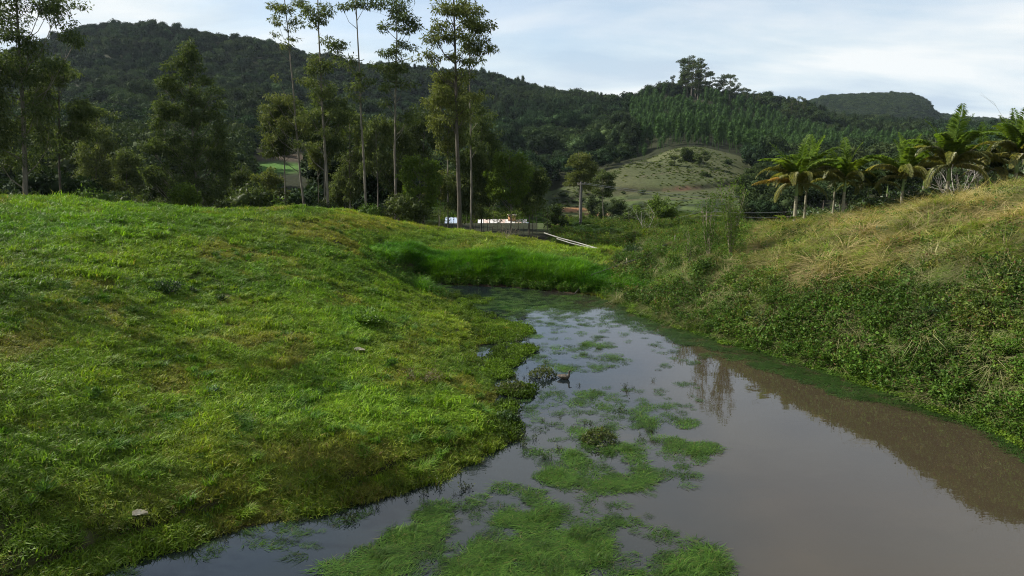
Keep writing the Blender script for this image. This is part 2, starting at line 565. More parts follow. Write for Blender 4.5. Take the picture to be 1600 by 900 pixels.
M_grey = bark_mat('bleached_branch', (0.24, 0.22, 0.20), (0.42, 0.40, 0.37))


# ------------------------------------------------------------------ terrain sheet
def build_terrain():
    az = np.concatenate([np.linspace(-180, -56, 40)[:-1], np.linspace(-56, -47, 10)[:-1], np.linspace(-47, 47, 471), np.linspace(47, 56, 10)[1:], np.linspace(56, 180, 40)[1:]])
    az = np.radians(az)
    r = np.concatenate([[0.5, 2, 4, 6, 7.5], np.exp(np.arange(math.log(8.5), math.log(2700), 0.0125))])
    A, R = np.meshgrid(az[:-1], r)
    x = (R * np.sin(A)).ravel(); y = (R * np.cos(A)).ravel()
    z = H(x, y)
    na = len(az) - 1; nr = len(r)
    idx = np.arange(na * nr).reshape(nr, na)
    nxt = np.roll(idx, -1, axis=1)
    q = np.stack([idx[:-1], idx[1:], nxt[1:], nxt[:-1]], -1).reshape(-1, 4)
    # centre fan is closed by one extra vertex
    v = np.c_[x, y, z]
    c = len(v); v = np.r_[v, [[0, 0, Hs(0.01, 0)]]]
    fan = np.stack([np.full(na, c), idx[0], nxt[0]], -1)
    tri = np.concatenate([q[:, [0, 1, 2]], q[:, [0, 2, 3]], fan])
    # colours of soils and far fields
    col = ground_colour(v[:, 0], v[:, 1], v[:, 2])
    m, nt = new_mat('ground_soil_and_turf')
    at = N(nt, 'ShaderNodeAttribute', attribute_name='soil')
    t = N(nt, 'ShaderNodeTexCoord')
    n = N(nt, 'ShaderNodeTexNoise', ins={'Scale': 0.9, 'Detail': 9.0, 'Roughness': 0.7})
    L(nt, t.outputs['Object'], n.inputs['Vector'])
    r_ = ramp(nt, [(0.3, 0.55), (0.7, 1.35)])
    L(nt, n.outputs['Fac'], r_.inputs[0])
    mm = N(nt, 'ShaderNodeMix', data_type='RGBA', blend_type='MULTIPLY', ins={0: 1.0})
    L(nt, at.outputs['Color'], mm.inputs[6]); L(nt, r_.outputs[0], mm.inputs[7])
    p = N(nt, 'ShaderNodeBsdfPrincipled', ins={'Roughness': 0.95, 'Specular IOR Level': 0.1})
    L(nt, mm.outputs[2], p.inputs['Base Color'])
    b = N(nt, 'ShaderNodeBump', ins={'Strength': 0.6, 'Distance': 0.25})
    L(nt, n.outputs['Fac'], b.inputs['Height']); L(nt, b.outputs[0], p.inputs['Normal'])
    o = N(nt, 'ShaderNodeOutputMaterial'); L(nt, p.outputs[0], o.inputs[0])
    me = mesh_np('ground', v, tri, m, True)
    a = me.color_attributes.new('soil', 'FLOAT_COLOR', 'POINT')
    a.data.foreach_set('color', np.c_[col, np.ones(len(col))].astype(np.float32).ravel())
    g = obj('ground', me)
    tag(g, kind='structure')
    return g


def blob(px, py, cx, cy, rx, ry, n=1.0):
    d = ((px - cx) / rx) ** 2 + ((py - cy) / ry) ** 2
    return np.exp(-d ** n * 1.2)


def ground_colour(x, y, z):
    r = np.hypot(x, y)
    n = fbm(x * .25, y * .25, 21, 4)[:, None]
    turf = np.array([0.040, 0.052, 0.018]) * (1 - n) + np.array([0.062, 0.058, 0.026]) * n
    mud = np.array([0.035, 0.026, 0.016])
    k = (1 - sstep(0.10, 0.40, z))[:, None] * (r < 90)[:, None]
    c = turf * (1 - k) + mud * k
    far = sstep(75, 100, r)[:, None]
    c = c * (1 - far) + np.array([0.022, 0.026, 0.012]) * far
    px, py = project(x, y, z)
    fr = y > 90
    nn = fbm(x * .06, y * .06, 31, 4)
    n3 = fbm(x * .25, y * .12, 33, 3)
    # pasture knoll
    top = np.interp(px, [860, 900, 950, 1000, 1040, 1090, 1165, 1230], [306, 287, 266, 250, 234, 224, 236, 262])
    kn = fr & (r > 150) & (r < 352) & (px > 855) & (px < 1240) & (py > top)
    kc = np.array([0.056, 0.072, 0.028])[None] * (1 - nn[:, None]) + np.array([0.080, 0.082, 0.042])[None] * nn[:, None]
    low = sstep(300, 312, py)[:, None]
    kc2 = np.array([0.060, 0.085, 0.026])[None] * (1 - sstep(.42, .58, n3)[:, None]) + np.array([0.024, 0.036, 0.014])[None] * sstep(.42, .58, n3)[:, None]
    low2 = sstep(340, 350, py)[:, None]
    kc3 = np.array([0.050, 0.050, 0.026])[None] * np.ones_like(kc) * (0.6 + 0.8 * nn[:, None])
    kc = kc * (1 - low) + kc2 * low
    kc = kc * (1 - low2) + kc3 * low2
    c = np.where(kn[:, None], kc, c)
    v = fr & (r > 95) & (r < 260) & (px > 840) & (px < 1240) & ~kn
    c = np.where(v[:, None], np.array([0.048, 0.066, 0.022])[None] * (0.6 + 0.8 * nn[:, None]), c)
    # cut bank, soil
    line = np.interp(px, cut_px[:, 0], cut_px[:, 1])
    w = np.exp(-((py - line) / 3.2) ** 2) * sstep(862, 880, px) * (1 - sstep(1170, 1185, px)) * fr * (r > 170) * (r < 340)
    oc = np.where((np.abs(px - 1065) < 30)[:, None], np.array([[0.070, 0.046, 0.030]]), np.array([[0.022, 0.020, 0.012]]))
    c = c * (1 - w[:, None]) + oc * w[:, None]
    for cx, cy, rx, ry, cl in [(893, 328, 26, 4, (0.30, 0.15, 0.075)), (930, 335, 26, 3, (0.20, 0.11, 0.06)), (1035, 332, 18, 5, (0.16, 0.09, 0.05)),
                               (1068, 295, 12, 2.5, (0.13, 0.07, 0.045))]:
        w = (blob(px, py, cx, cy, rx, ry, 2) * fr * (r > 120) * (r < 340))[:, None]
        c = c * (1 - w) + np.array(cl) * w
    # cattle tracks and the dirt road across the lower pasture
    for pts, wd, cl in [([(862, 333), (900, 340), (950, 345), (1000, 344), (1060, 341), (1110, 338)], 1.6, (0.10, 0.085, 0.055)), ([(880, 318), (950, 314), (1040, 311), (1130, 309)], 1.3, (0.075, 0.075, 0.04)),
                        ([(930, 358), (1000, 357), (1080, 352)], 1.3, (0.07, 0.06, 0.04)), ([(1000, 276), (1060, 268), (1130, 270)], 1.0, (0.09, 0.085, 0.05))]:
        pp = np.array(pts, float); ln = np.interp(px, pp[:, 0], pp[:, 1])
        w = (np.exp(-((py - ln) / wd) ** 2) * (px > pp[0, 0]) * (px < pp[-1, 0]) * fr * (r > 110) * (r < 350))[:, None]
        c = c * (1 - w) + np.array(cl) * w
    # far fields between the trees
    for cx, cy, rx, ry, cl in [(432, 262, 48, 10, (0.075, 0.16, 0.03)), (450, 247, 62, 7, (0.075, 0.058, 0.040)), (225, 240, 18, 9, (0.07, 0.14, 0.03)), (400, 266, 20, 6, (0.07, 0.15, 0.03)),
                               (690, 340, 50, 10, (0.09, 0.15, 0.035)), (780, 327, 26, 3.5, (0.19, 0.17, 0.14))]:
        w = (blob(px, py, cx, cy, rx, ry, 2) * fr * (r > 110) * (r < 420))[:, None]
        c = c * (1 - w) + np.array(cl) * w
    return c


ground = build_terrain()


# ------------------------------------------------------------------ pond water
def build_water():
    s = 0.5
    xs = np.arange(-18, 40, s); ys = np.arange(-16, 56, s)
    X, Y = np.meshgrid(xs, ys)
    sd = pond_sd(X, Y).reshape(X.shape)
    keep = sd < 1.2
    idx = np.arange(X.size).reshape(X.shape)
    cell = keep[:-1, :-1] & keep[1:, :-1] & keep[:-1, 1:] & keep[1:, 1:]
    q = np.stack([idx[:-1, :-1], idx[:-1, 1:], idx[1:, 1:], idx[1:, :-1]], -1)[cell]
    used, inv = np.unique(q, return_inverse=True)
    v = np.c_[X.ravel()[used], Y.ravel()[used], np.zeros(len(used))]
    m, nt = new_mat('pond_water')
    t = N(nt, 'ShaderNodeTexCoord')
    # sediment: brown on the open right side, clearer over dark weed beds on the left
    sp = N(nt, 'ShaderNodeSeparateXYZ'); L(nt, t.outputs['Object'], sp.inputs[0])
    nz = N(nt, 'ShaderNodeTexNoise', ins={'Scale': 0.16, 'Detail': 4.0, 'Roughness': 0.5})
    L(nt, t.outputs['Object'], nz.inputs['Vector'])
    a = N(nt, 'ShaderNodeMath', operation='MULTIPLY_ADD', ins={1: 9.0, 2: -4.5}); L(nt, nz.outputs['Fac'], a.inputs[0])
    b = N(nt, 'ShaderNodeMath', operation='ADD'); L(nt, sp.outputs['X'], b.inputs[0]); L(nt, a.outputs[0], b.inputs[1])
    mr = N(nt, 'ShaderNodeMapRange', ins={1: 1.2, 2: 8.5}); mr.interpolation_type = 'SMOOTHSTEP'
    L(nt, b.outputs[0], mr.inputs[0])
    mc = N(nt, 'ShaderNodeMix', data_type='RGBA')
    mc.inputs[6].default_value = (0.008, 0.012, 0.014, 1)
    mc.inputs[7].default_value = (0.040, 0.031, 0.020, 1)
    L(nt, mr.outputs[0], mc.inputs[0])
    p = N(nt, 'ShaderNodeBsdfPrincipled', ins={'Roughness': 0.02, 'IOR': 1.62, 'Specular IOR Level': 0.5})
    L(nt, mc.outputs[2], p.inputs['Base Color'])
    w = N(nt, 'ShaderNodeTexNoise', ins={'Scale': 1.6, 'Detail': 3.0, 'Roughness': 0.5})
    mpw = N(nt, 'ShaderNodeMapping'); mpw.inputs['Scale'].default_value = (0.8, 1.6, 1)
    L(nt, t.outputs['Object'], mpw.inputs[0]); L(nt, mpw.outputs[0], w.inputs['Vector'])
    bp = N(nt, 'ShaderNodeBump', ins={'Strength': 0.05, 'Distance': 0.05})
    L(nt, w.outputs['Fac'], bp.inputs['Height']); L(nt, bp.outputs[0], p.inputs['Normal'])
    o = N(nt, 'ShaderNodeOutputMaterial'); L(nt, p.outputs[0], o.inputs[0])
    me = mesh_np('pond_water', v, inv.reshape(-1, 4), m, True)
    return tag(obj('pond_water', me), kind='structure')


build_water()

# ------------------------------------------------------------------ blades and leaves (numpy builders)


def blades(n, R, h0, h1, w, lean=0.5, curl=0.5, seed=0, flow=None, flat=False, cluster=0):
    """n grass blades: 3 triangles each, bent outwards"""
    g = np.random.default_rng(seed)
    if cluster:
        cc_ = g.normal(0, R * .45, (cluster, 2)); pick = g.integers(0, cluster, n)
        base = cc_[pick] + g.normal(0, R * .08, (n, 2))
    else:
        rr = R * np.sqrt(g.random(n)); th = g.random(n) * 2 * np.pi
        base = np.c_[rr * np.cos(th), rr * np.sin(th)]
    h = g.uniform(h0, h1, n)
    a = g.random(n) * 2 * np.pi
    if flow is not None:
        a = flow + g.normal(0, 0.55, n)
    d = np.c_[np.cos(a), np.sin(a)]
    ln = lean * g.uniform(0.3, 1.3, n)
    s = np.c_[-np.sin(a), np.cos(a)]
    ww = w * g.uniform(.6, 1.3, n)
    p0 = np.c_[base, np.zeros(n) - 0.02]
    if flat:
        z1 = g.uniform(0.01, 0.05, n); z2 = g.uniform(0.004, 0.03, n)
        p1 = np.c_[base + d * (h * .5)[:, None], z1]
        d2 = np.c_[np.cos(a + curl * g.normal(0, 1, n)), np.sin(a + curl * g.normal(0, 1, n))]
        p2 = np.c_[base + d * (h * .5)[:, None] + d2 * (h * .5)[:, None], z2]
        p0[:, 2] = 0.0
    else:
        p1 = np.c_[base + d * (h * ln * .45)[:, None], h * .6]
        p2 = np.c_[base + d * (h * ln * (1 + curl))[:, None], h * (1 - .45 * curl * np.clip(ln, 0, 1.2))]
    S = np.c_[s * ww[:, None] * .5, np.zeros(n)]
    v = np.stack([p0 - S, p0 + S, p1 + S * .8, p1 - S * .8, p2], 1).reshape(-1, 3)
    i = np.arange(n) * 5
    f = np.concatenate([np.stack([i, i + 1, i + 2], 1), np.stack([i, i + 2, i + 3], 1), np.stack([i + 3, i + 2, i + 4], 1)])
    return v, f


def leaves(c, dirs, length, width, seed=0, fold=0.15):
    """pointed leaves: 2 triangles folded along the midrib"""
    g = np.random.default_rng(seed)
    n = len(c)
    d = dirs / (np.linalg.norm(dirs, axis=1)[:, None] + 1e-9)
    rnd = g.normal(size=(n, 3))
    s = np.cross(d, rnd); s /= np.linalg.norm(s, axis=1)[:, None] + 1e-9
    u = np.cross(s, d)
    Ln = (length * g.uniform(.65, 1.3, n))[:, None]; W = (width * g.uniform(.7, 1.3, n))[:, None]
    p0 = c; p2 = c + d * Ln
    mid = c + d * Ln * .45 + u * W * fold
    v = np.stack([p0, mid + s * W * .5, p2, mid - s * W * .5], 1).reshape(-1, 3)
    i = np.arange(n) * 4
    f = np.concatenate([np.stack([i, i + 1, i + 2], 1), np.stack([i, i + 2, i + 3], 1)])
    return v, f


def disc_leaves(c, nrm, R, seed=0, k=6):
    g = np.random.default_rng(seed)
    n = len(c)
    nrm = nrm / np.linalg.norm(nrm, axis=1)[:, None]
    a = np.cross(nrm, g.normal(size=(n, 3))); a /= np.linalg.norm(a, axis=1)[:, None]
    b = np.cross(nrm, a)
    th = np.linspace(0, 2 * np.pi, k, endpoint=False)
    rr = (R * g.uniform(.6, 1.25, n))[:, None, None]
    v = c[:, None] + rr * (np.cos(th)[None, :, None] * a[:, None] + np.sin(th)[None, :, None] * b[:, None])
    i = (np.arange(n) * k)[:, None]
    f = np.concatenate([np.c_[i, i + j, i + j + 1] for j in range(1, k - 1)])
    return v.reshape(-1, 3), f


def clump_leaves(clumps, per, length, width, seed, droop=0.4, shell=0.55, outward=0.8):
    """leaf positions on the shells of ellipsoid clumps; clumps: (x,y,z,rx,ry,rz)"""
    g = np.random.default_rng(seed)
    C, D = [], []
    for (x, y, z, rx, ry, rz) in clumps:
        n = max(12, int(per * (rx * ry * rz) ** (0.62)))
        u = g.normal(size=(n, 3)); u /= np.linalg.norm(u, axis=1)[:, None]
        rad = (shell + (1.05 - shell) * g.random(n) ** 0.7)
        rad *= 1 + 0.22 * np.sin(u[:, 0] * 5 + x * 3) * np.cos(u[:, 2] * 4 + y * 2 + z)
        C.append(np.c_[x + u[:, 0] * rx * rad, y + u[:, 1] * ry * rad, z + u[:, 2] * rz * rad])
        D.append(u * outward + g.normal(size=(n, 3)) * .6 + np.array([0, 0, -droop]))
    C = np.concatenate(C); D = np.concatenate(D)
    return leaves(C, D, length, width, seed + 1)


PROTO = {}


def proto_collection(name, meshes):
    c = bpy.data.collections.new(name)
    for i, me in enumerate(meshes):
        o = bpy.data.objects.new('%s_form_%02d' % (name, i), me)
        c.objects.link(o)
    PROTO[name] = c
    return c


def scatter(name, coll, P, rot, scl, tint, idx=None, label=None):
    """one object of countless plants: points carry attributes, geometry nodes place the forms"""
    n = len(P)
    k = len(coll.objects)
    me = bpy.data.meshes.new(name)
    me.vertices.add(n); me.vertices.foreach_set('co', np.ascontiguousarray(P, np.float32).ravel())
    if idx is None:
        idx = rng.integers(0, k, n)
    for an, typ, arr, key in (('rot', 'FLOAT_VECTOR', rot, 'vector'), ('scl', 'FLOAT_VECTOR', scl, 'vector'), ('idx', 'INT', idx, 'value'),
                              ('tint', 'FLOAT_COLOR', np.c_[tint, np.ones(n)], 'color')):
        a = me.attributes.new(an, typ, 'POINT')
        a.data.foreach_set(key, np.ascontiguousarray(arr, np.int32 if typ == 'INT' else np.float32).ravel())
    o = obj(name, me)
    ng = bpy.data.node_groups.new(name + '_nodes', 'GeometryNodeTree')
    ng.interface.new_socket('Geometry', in_out='INPUT', socket_type='NodeSocketGeometry')
    ng.interface.new_socket('Geometry', in_out='OUTPUT', socket_type='NodeSocketGeometry')
    gi = ng.nodes.new('NodeGroupInput'); go = ng.nodes.new('NodeGroupOutput')
    ci = ng.nodes.new('GeometryNodeCollectionInfo')
    ci.inputs['Collection'].default_value = coll
    ci.inputs['Separate Children'].default_value = True
    ci.inputs['Reset Children'].default_value = True
    ip = ng.nodes.new('GeometryNodeInstanceOnPoints')
    ip.inputs['Pick Instance'].default_value = True

    def na(nm, typ):
        q = ng.nodes.new('GeometryNodeInputNamedAttribute'); q.data_type = typ; q.inputs['Name'].default_value = nm
        return q.outputs['Attribute']
    ng.links.new(gi.outputs[0], ip.inputs['Points'])
    ng.links.new(ci.outputs[0], ip.inputs['Instance'])
    ng.links.new(na('idx', 'INT'), ip.inputs['Instance Index'])
    e2r = ng.nodes.new('FunctionNodeEulerToRotation')
    ng.links.new(na('rot', 'FLOAT_VECTOR'), e2r.inputs[0])
    ng.links.new(e2r.outputs[0], ip.inputs['Rotation'])
    ng.links.new(na('scl', 'FLOAT_VECTOR'), ip.inputs['Scale'])
    ng.links.new(ip.outputs[0], go.inputs[0])
    md = o.modifiers.new('plants', 'NODES'); md.node_group = ng
    tag(o, label, None, None, 'stuff')
    return o


def s3(s):
    s = np.asarray(s, float)
    return np.stack([s, s, s], -1)


def rotz(n, tilt=0.0):
    return np.c_[rng.normal(0, tilt, n), rng.normal(0, tilt, n), rng.random(n) * 2 * np.pi]


def sector(n, az0, az1, r0, r1, p=1.0):
    """random points of a sector; p=1: density falls with distance like 1/r; p=2 even density"""
    az = np.radians(rng.uniform(az0, az1, n))
    u = rng.random(n)
    if p == 0:
        r = r0 * (r1 / r0) ** u
    else:
        r = (r0 ** p + u * (r1 ** p - r0 ** p)) ** (1 / p)
    return r * np.sin(az), r * np.cos(az)


def upfacing(x, y):
    e = 0.3
    h0 = H(x, y)
    return h0, (H(x + e, y) - h0) / e, (H(x, y + e) - h0) / e


# ------------------------------------------------------------------ low plants: forms
def weed_mesh(seed, n=200, R=.32, Ht=.5, ll=.075, lw=.042, mat=None):
    g = np.random.default_rng(seed)
    m = MB()
    k = 7
    C, D = [], []
    for i in range(k):
        a = g.random() * 6.28; rr = R * g.random() ** .6
        tip = np.array([rr * math.cos(a), rr * math.sin(a), Ht * g.uniform(.55, 1.1)])
        base = np.array([rr * .3 * math.cos(a), rr * .3 * math.sin(a), -.03])
        m.tube([base, (base + tip) / 2 + g.normal(0, .02, 3), tip], [.006, .005, .003], 3, False)
        t = g.random(n // k) ** .7
        p = base[None] * (1 - t[:, None]) + tip[None] * t[:, None] + g.normal(0, .035, (n // k, 3))
        d = g.normal(size=(n // k, 3)); d[:, 2] = np.abs(d[:, 2]) * .5 + .15
        C.append(p); D.append(d)
    v, f = leaves(np.concatenate(C), np.concatenate(D), ll, lw, seed)
    m.add(v, f)
    return m.mesh('weed', mat or M_weed)


def blade_mesh(name, mat, *a, **k):
    v, f = blades(*a, **k)
    return mesh_np(name, v, f, mat)


def wort_mesh(seed, n=110, R=.42, rl=.035, hz=.12, mat=None):
    g = np.random.default_rng(seed)
    rr = R * np.sqrt(g.random(n)); th = g.random(n) * 6.28
    x, y = rr * np.cos(th), rr * np.sin(th)
    z = .02 + hz * (0.35 + .65 * vnoise(x * 5 + seed, y * 5)) * (1 - (rr / R) ** 3 * .6) * g.uniform(.5, 1.1, n)
    nr = np.c_[g.normal(0, .45, n), g.normal(0, .45, n), np.ones(n)]
    v, f = disc_leaves(np.c_[x, y, z], nr, rl, seed, 5)
    return mesh_np('leaf_mat', v, f, mat or M_wort)


C_lawn = proto_collection('lawn_tufts', [blade_mesh('lawn', M_lawn, 150, .36, .05, .16, .023, lean=.9, curl=.5, seed=i, cluster=0 if i % 2 else 26) for i in range(6)])
C_clump = proto_collection('lawn_clumps', [blade_mesh('clump', M_lawn, 120, .20, .14, .34, .025, lean=.8, curl=.7, seed=20 + i) for i in range(4)])
C_tall = proto_collection('tall_grass', [blade_mesh('tall', M_tall, 85, .34, .40, 1.05, .034, lean=.55, curl=.7, seed=40 + i) for i in range(5)])
C_bank = proto_collection('bank_grass', [blade_mesh('bank', M_straw if i % 2 else M_lawn, 90, .30, .30, .85, .024, lean=1.0, curl=.8, seed=60 + i) for i in range(6)])
C_straw = proto_collection('straw_grass', [blade_mesh('straw', M_straw, 95, .30, .35, .95, .022, lean=1.1, curl=.9, seed=80 + i) for i in range(5)])
C_weed = proto_collection('weeds', [weed_mesh(100 + i) for i in range(6)])
C_wort = proto_collection('round_leaf_cover', [wort_mesh(120 + i) for i in range(5)])
C_float = proto_collection('floating_grass', [blade_mesh('float', M_float, 46, .40, .18, .50, .020, lean=1, curl=.7, seed=140 + i, flow=0.0 if i < 5 else None, flat=True) for i in range(6)]
                           + [blade_mesh('float', M_float, 90, .22, .10, .26, .014, lean=1.6, curl=.6, seed=150 + i) for i in range(3)])
C_sprout = proto_collection('water_sprouts', [weed_mesh(170 + i, n=24, R=.12, Ht=.16, ll=.05, lw=.03, mat=M_sprout) for i in range(4)])


def ground_points(x, y):
    z, gx, gy = upfacing(x, y)
    return z, gx, gy


def tilt_rot(gx, gy, k=1.0, jit=0.12):
    n = len(gx)
    a = rng.random(n) * 2 * np.pi
    tx = np.arctan(gy) * k + rng.normal(0, jit, n); ty = -np.arctan(gx) * k + rng.normal(0, jit, n)
    tx = np.clip(tx, -.8, .8); ty = np.clip(ty, -.8, .8)
    return np.c_[np.cos(a) * tx + np.sin(a) * ty, -np.sin(a) * tx + np.cos(a) * ty, a]


def mixc(a, b, t):
    return np.asarray(a)[None] * (1 - t[:, None]) + np.asarray(b)[None] * t[:, None]


# ---- lawn
def is_right(x, y, px):
    return (px > 965) & (x > 3)


def plant_lawn():
    x, y = sector(34000, -50, 11, 11.5, 76, 1.0)
    x2, y2 = sector(9000, -50, 5, 11.5, 30, 1.2)
    x = np.r_[x, x2]; y = np.r_[y, y2]
    sd = pond_sd(x, y)
    z = H(x, y)
    px, py = project(x, y, z)
    dam = (sd < 4.2) & (y > 48) & (px > 575) & (px < 1010)
    ok = (sd > 0.08) & ~is_right(x, y, px) & ~(dam & (sd < 3.6)) & (rng.random(len(x)) > .15 * (sd < .5))
    # scuffed bare spots
    bare = fbm(x * .9, y * .9, 44, 3)
    ok &= (bare > 0.30) | (rng.random(len(x)) < .35)
    x, y, sd, px, py, bare = x[ok], y[ok], sd[ok], px[ok], py[ok], bare[ok]
    z, gx, gy = upfacing(x, y)
    st = (np.hypot(gx, gy) > .52) & (rng.random(len(x)) < .93) & (sd < 2.5)
    st = ~st
    x, y, z, sd, px, py, gx, gy = [q[st] for q in (x, y, z, sd, px, py, gx, gy)]
    n1_ = fbm(x * .12, y * .12, 50, 4); n2_ = fbm(x * .55, y * .55, 52, 4); n3_ = fbm(x * 1.7, y * 1.7, 54, 2)
    green = mixc((.72, .86, .80), (1.12, 1.18, .85), sstep(.35, .65, n1_))
    c = mixc((1, 1, 1), (1.18, 1.10, .90), sstep(.48, .72, n2_)) * green
    dry = sstep(.56, .70, fbm(x * .4, y * .4, 57, 4)) * .8
    # drier turf: along the eroded bank, on the far shoulder and on the trampled rise
    for cx, cy, rx, ry, s in [(520, 715, 230, 42, .9), (330, 770, 260, 25, .7), (560, 352, 150, 14, .95), (830, 375, 120, 12, .6), (690, 520, 60, 50, .35), (110, 480, 90, 25, .55),
                              (640, 540, 50, 60, .55), (760, 365, 60, 12, .5), (230, 800, 200, 30, .5)]:
        dry = np.maximum(dry, blob(px, py, cx, cy, rx, ry) * s * sstep(.30, .55, n2_ + .12))
    c = c * (1 - dry[:, None]) + np.array([1.55, 1.02, 1.5])[None] * dry[:, None] * 1.05
    lush = np.zeros(len(x))
    for cx, cy, rx, ry, s in [(560, 500, 60, 25, .6), (640, 420, 60, 30, .6), (420, 440, 120, 40, .3), (100, 350, 250, 35, .55), (560, 640, 160, 60, .3)]:
        lush = np.maximum(lush, blob(px, py, cx, cy, rx, ry) * s)
    c = c * (1 + lush[:, None] * np.array([-.1, .22, -.2])[None])
    shore_dark = 1 - sstep(.2, 1.3, sd)
    shore_dark = np.maximum(shore_dark, (1 - sstep(.8, 2.6, sd)) * .9 * sstep(640, 740, py))
    c = c * (1 - .32 * shore_dark[:, None])  # grass tint gets darker towards the shoreline, further up the near bank
    c *= (0.75 + 0.5 * n3_)[:, None] * rng.uniform(.72, 1.30, (len(x), 1))
    r = np.hypot(x, y)
    s = rng.uniform(.8, 1.3, len(x)) * (1 + .6 * sstep(25, 70, r)) * (0.75 + .6 * n3_) * (1 - .3 * dry)
    hs = s * (0.6 + 0.95 * n2_ ** 1.3 + .35 * sstep(.5, .8, n3_))
    P = np.c_[x, y, z - .01]
    scatter('lawn_grass', C_lawn, P, tilt_rot(gx, gy), np.c_[s, s, hs], c,
            label='short uneven green pasture grass covering the left bank')
    # clumps that stand proud of the sward
    m = 3400
    x, y = sector(m * 2, -50, 9, 12, 72, 1.2)
    sd = pond_sd(x, y); z = H(x, y); px, py = project(x, y, z)
    dens = sstep(.42, .70, fbm(x * .7, y * .7, 60, 3))
    ok = (sd > .3) & ~is_right(x, y, px) & (rng.random(len(x)) < dens) & ~((sd < 4) & (y > 48))
    x, y, z, px, py = x[ok], y[ok], z[ok], px[ok], py[ok]
    n_ = fbm(x * .3, y * .3, 63, 3)
    c = mixc((.55, .80, .75), (1.15, 1.15, .8), sstep(.35, .65, n_)) * rng.uniform(.7, 1.2, (len(x), 1))
    scatter('grass_clumps', C_clump, np.c_[x, y, z], rotz(len(x), .2), s3(rng.uniform(.5, 1.15, len(x))), c,
            label='knee-low tussocks standing out of the left lawn')
    # low broad-leaved weeds in the sward
    x, y = sector(5200, -50, 9, 12, 66, 1.2)
    sd = pond_sd(x, y); z = H(x, y); px, py = project(x, y, z)
    dens = sstep(.46, .72, fbm(x * .5, y * .5, 70, 3)) + 1.2 * blob(px, py, 690, 540, 70, 90) + .8 * blob(px, py, 430, 330, 90, 8) + 1.0 * (sd < .9) 
    ok = (sd > .0) & ~is_right(x, y, px) & (rng.random(len(x)) < dens * .7)
    x, y, z = x[ok], y[ok], z[ok]
    c = mixc((.8, 1.0, .8), (1.5, 1.45, 1.0), rng.random(len(x)))
    scatter('lawn_weeds', C_weed, np.c_[x, y, z], rotz(len(x), .2), s3(rng.uniform(.25, .62, len(x))), c,
            label='scattered small-leaved weeds growing through the left lawn')


plant_lawn()


# ---- lush grass of the dam
def plant_dam():
    n = 16000
    x = rng.uniform(-16, 14, n); y = rng.uniform(47, 63, n)
    sd = pond_sd(x, y); z = H(x, y); px, py = project(x, y, z)
    edge = 4.3 + 1.2 * (fbm(x * .5, y * .5, 80, 3) - .5)
    ok = (sd > .5) & (sd < edge) & (px > 565) & (px < 1015) & ((px > 655) | (py < 412) & (py > 386)) & (y > 45)
    x, y, z, sd = x[ok], y[ok], z[ok], sd[ok]
    n_ = fbm(x * .6, y * .6, 82, 3)
    c = mixc((1.0, 1.05, .9), (1.7, 1.35, 1.0), sstep(.35, .65, n_)) * rng.uniform(.85, 1.15, (len(x), 1))
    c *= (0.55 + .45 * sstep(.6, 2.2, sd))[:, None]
    s = rng.uniform(.45, 1.1, len(x)) * (.65 + .7 * n_) * (.5 + .5 * sstep(565, 640, px[ok]))
    c *= rng.uniform(.7, 1.25, (len(x), 1))
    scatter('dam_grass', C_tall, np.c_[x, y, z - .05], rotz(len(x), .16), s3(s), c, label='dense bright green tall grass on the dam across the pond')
    n = 5200
    x = rng.uniform(-14, 14, n); y = rng.uniform(46, 58, n)
    sd = pond_sd(x, y); z = H(x, y); px, py = project(x, y, z)
    pr = blob(px, py, 860, 430, 180, 22) + .9 * (sd < 1.0) + blob(px, py, 1000, 405, 50, 22) + blob(px, py, 610, 425, 50, 22)
    ok = (sd > .02) & (sd < 5) & (px > 565) & (px < 1050) & (y > 44) & (rng.random(n) < pr * .8)
    x, y, z = x[ok], y[ok], z[ok]
    c = mixc((.75, 1.05, .9), (1.25, 1.5, 1.1), rng.random(len(x)))
    scatter('dam_weeds', C_weed, np.c_[x, y, z], rotz(len(x), .2), s3(rng.uniform(.6, 1.3, len(x))), c, label='dark leafy weeds at the foot of the dam')


plant_dam()


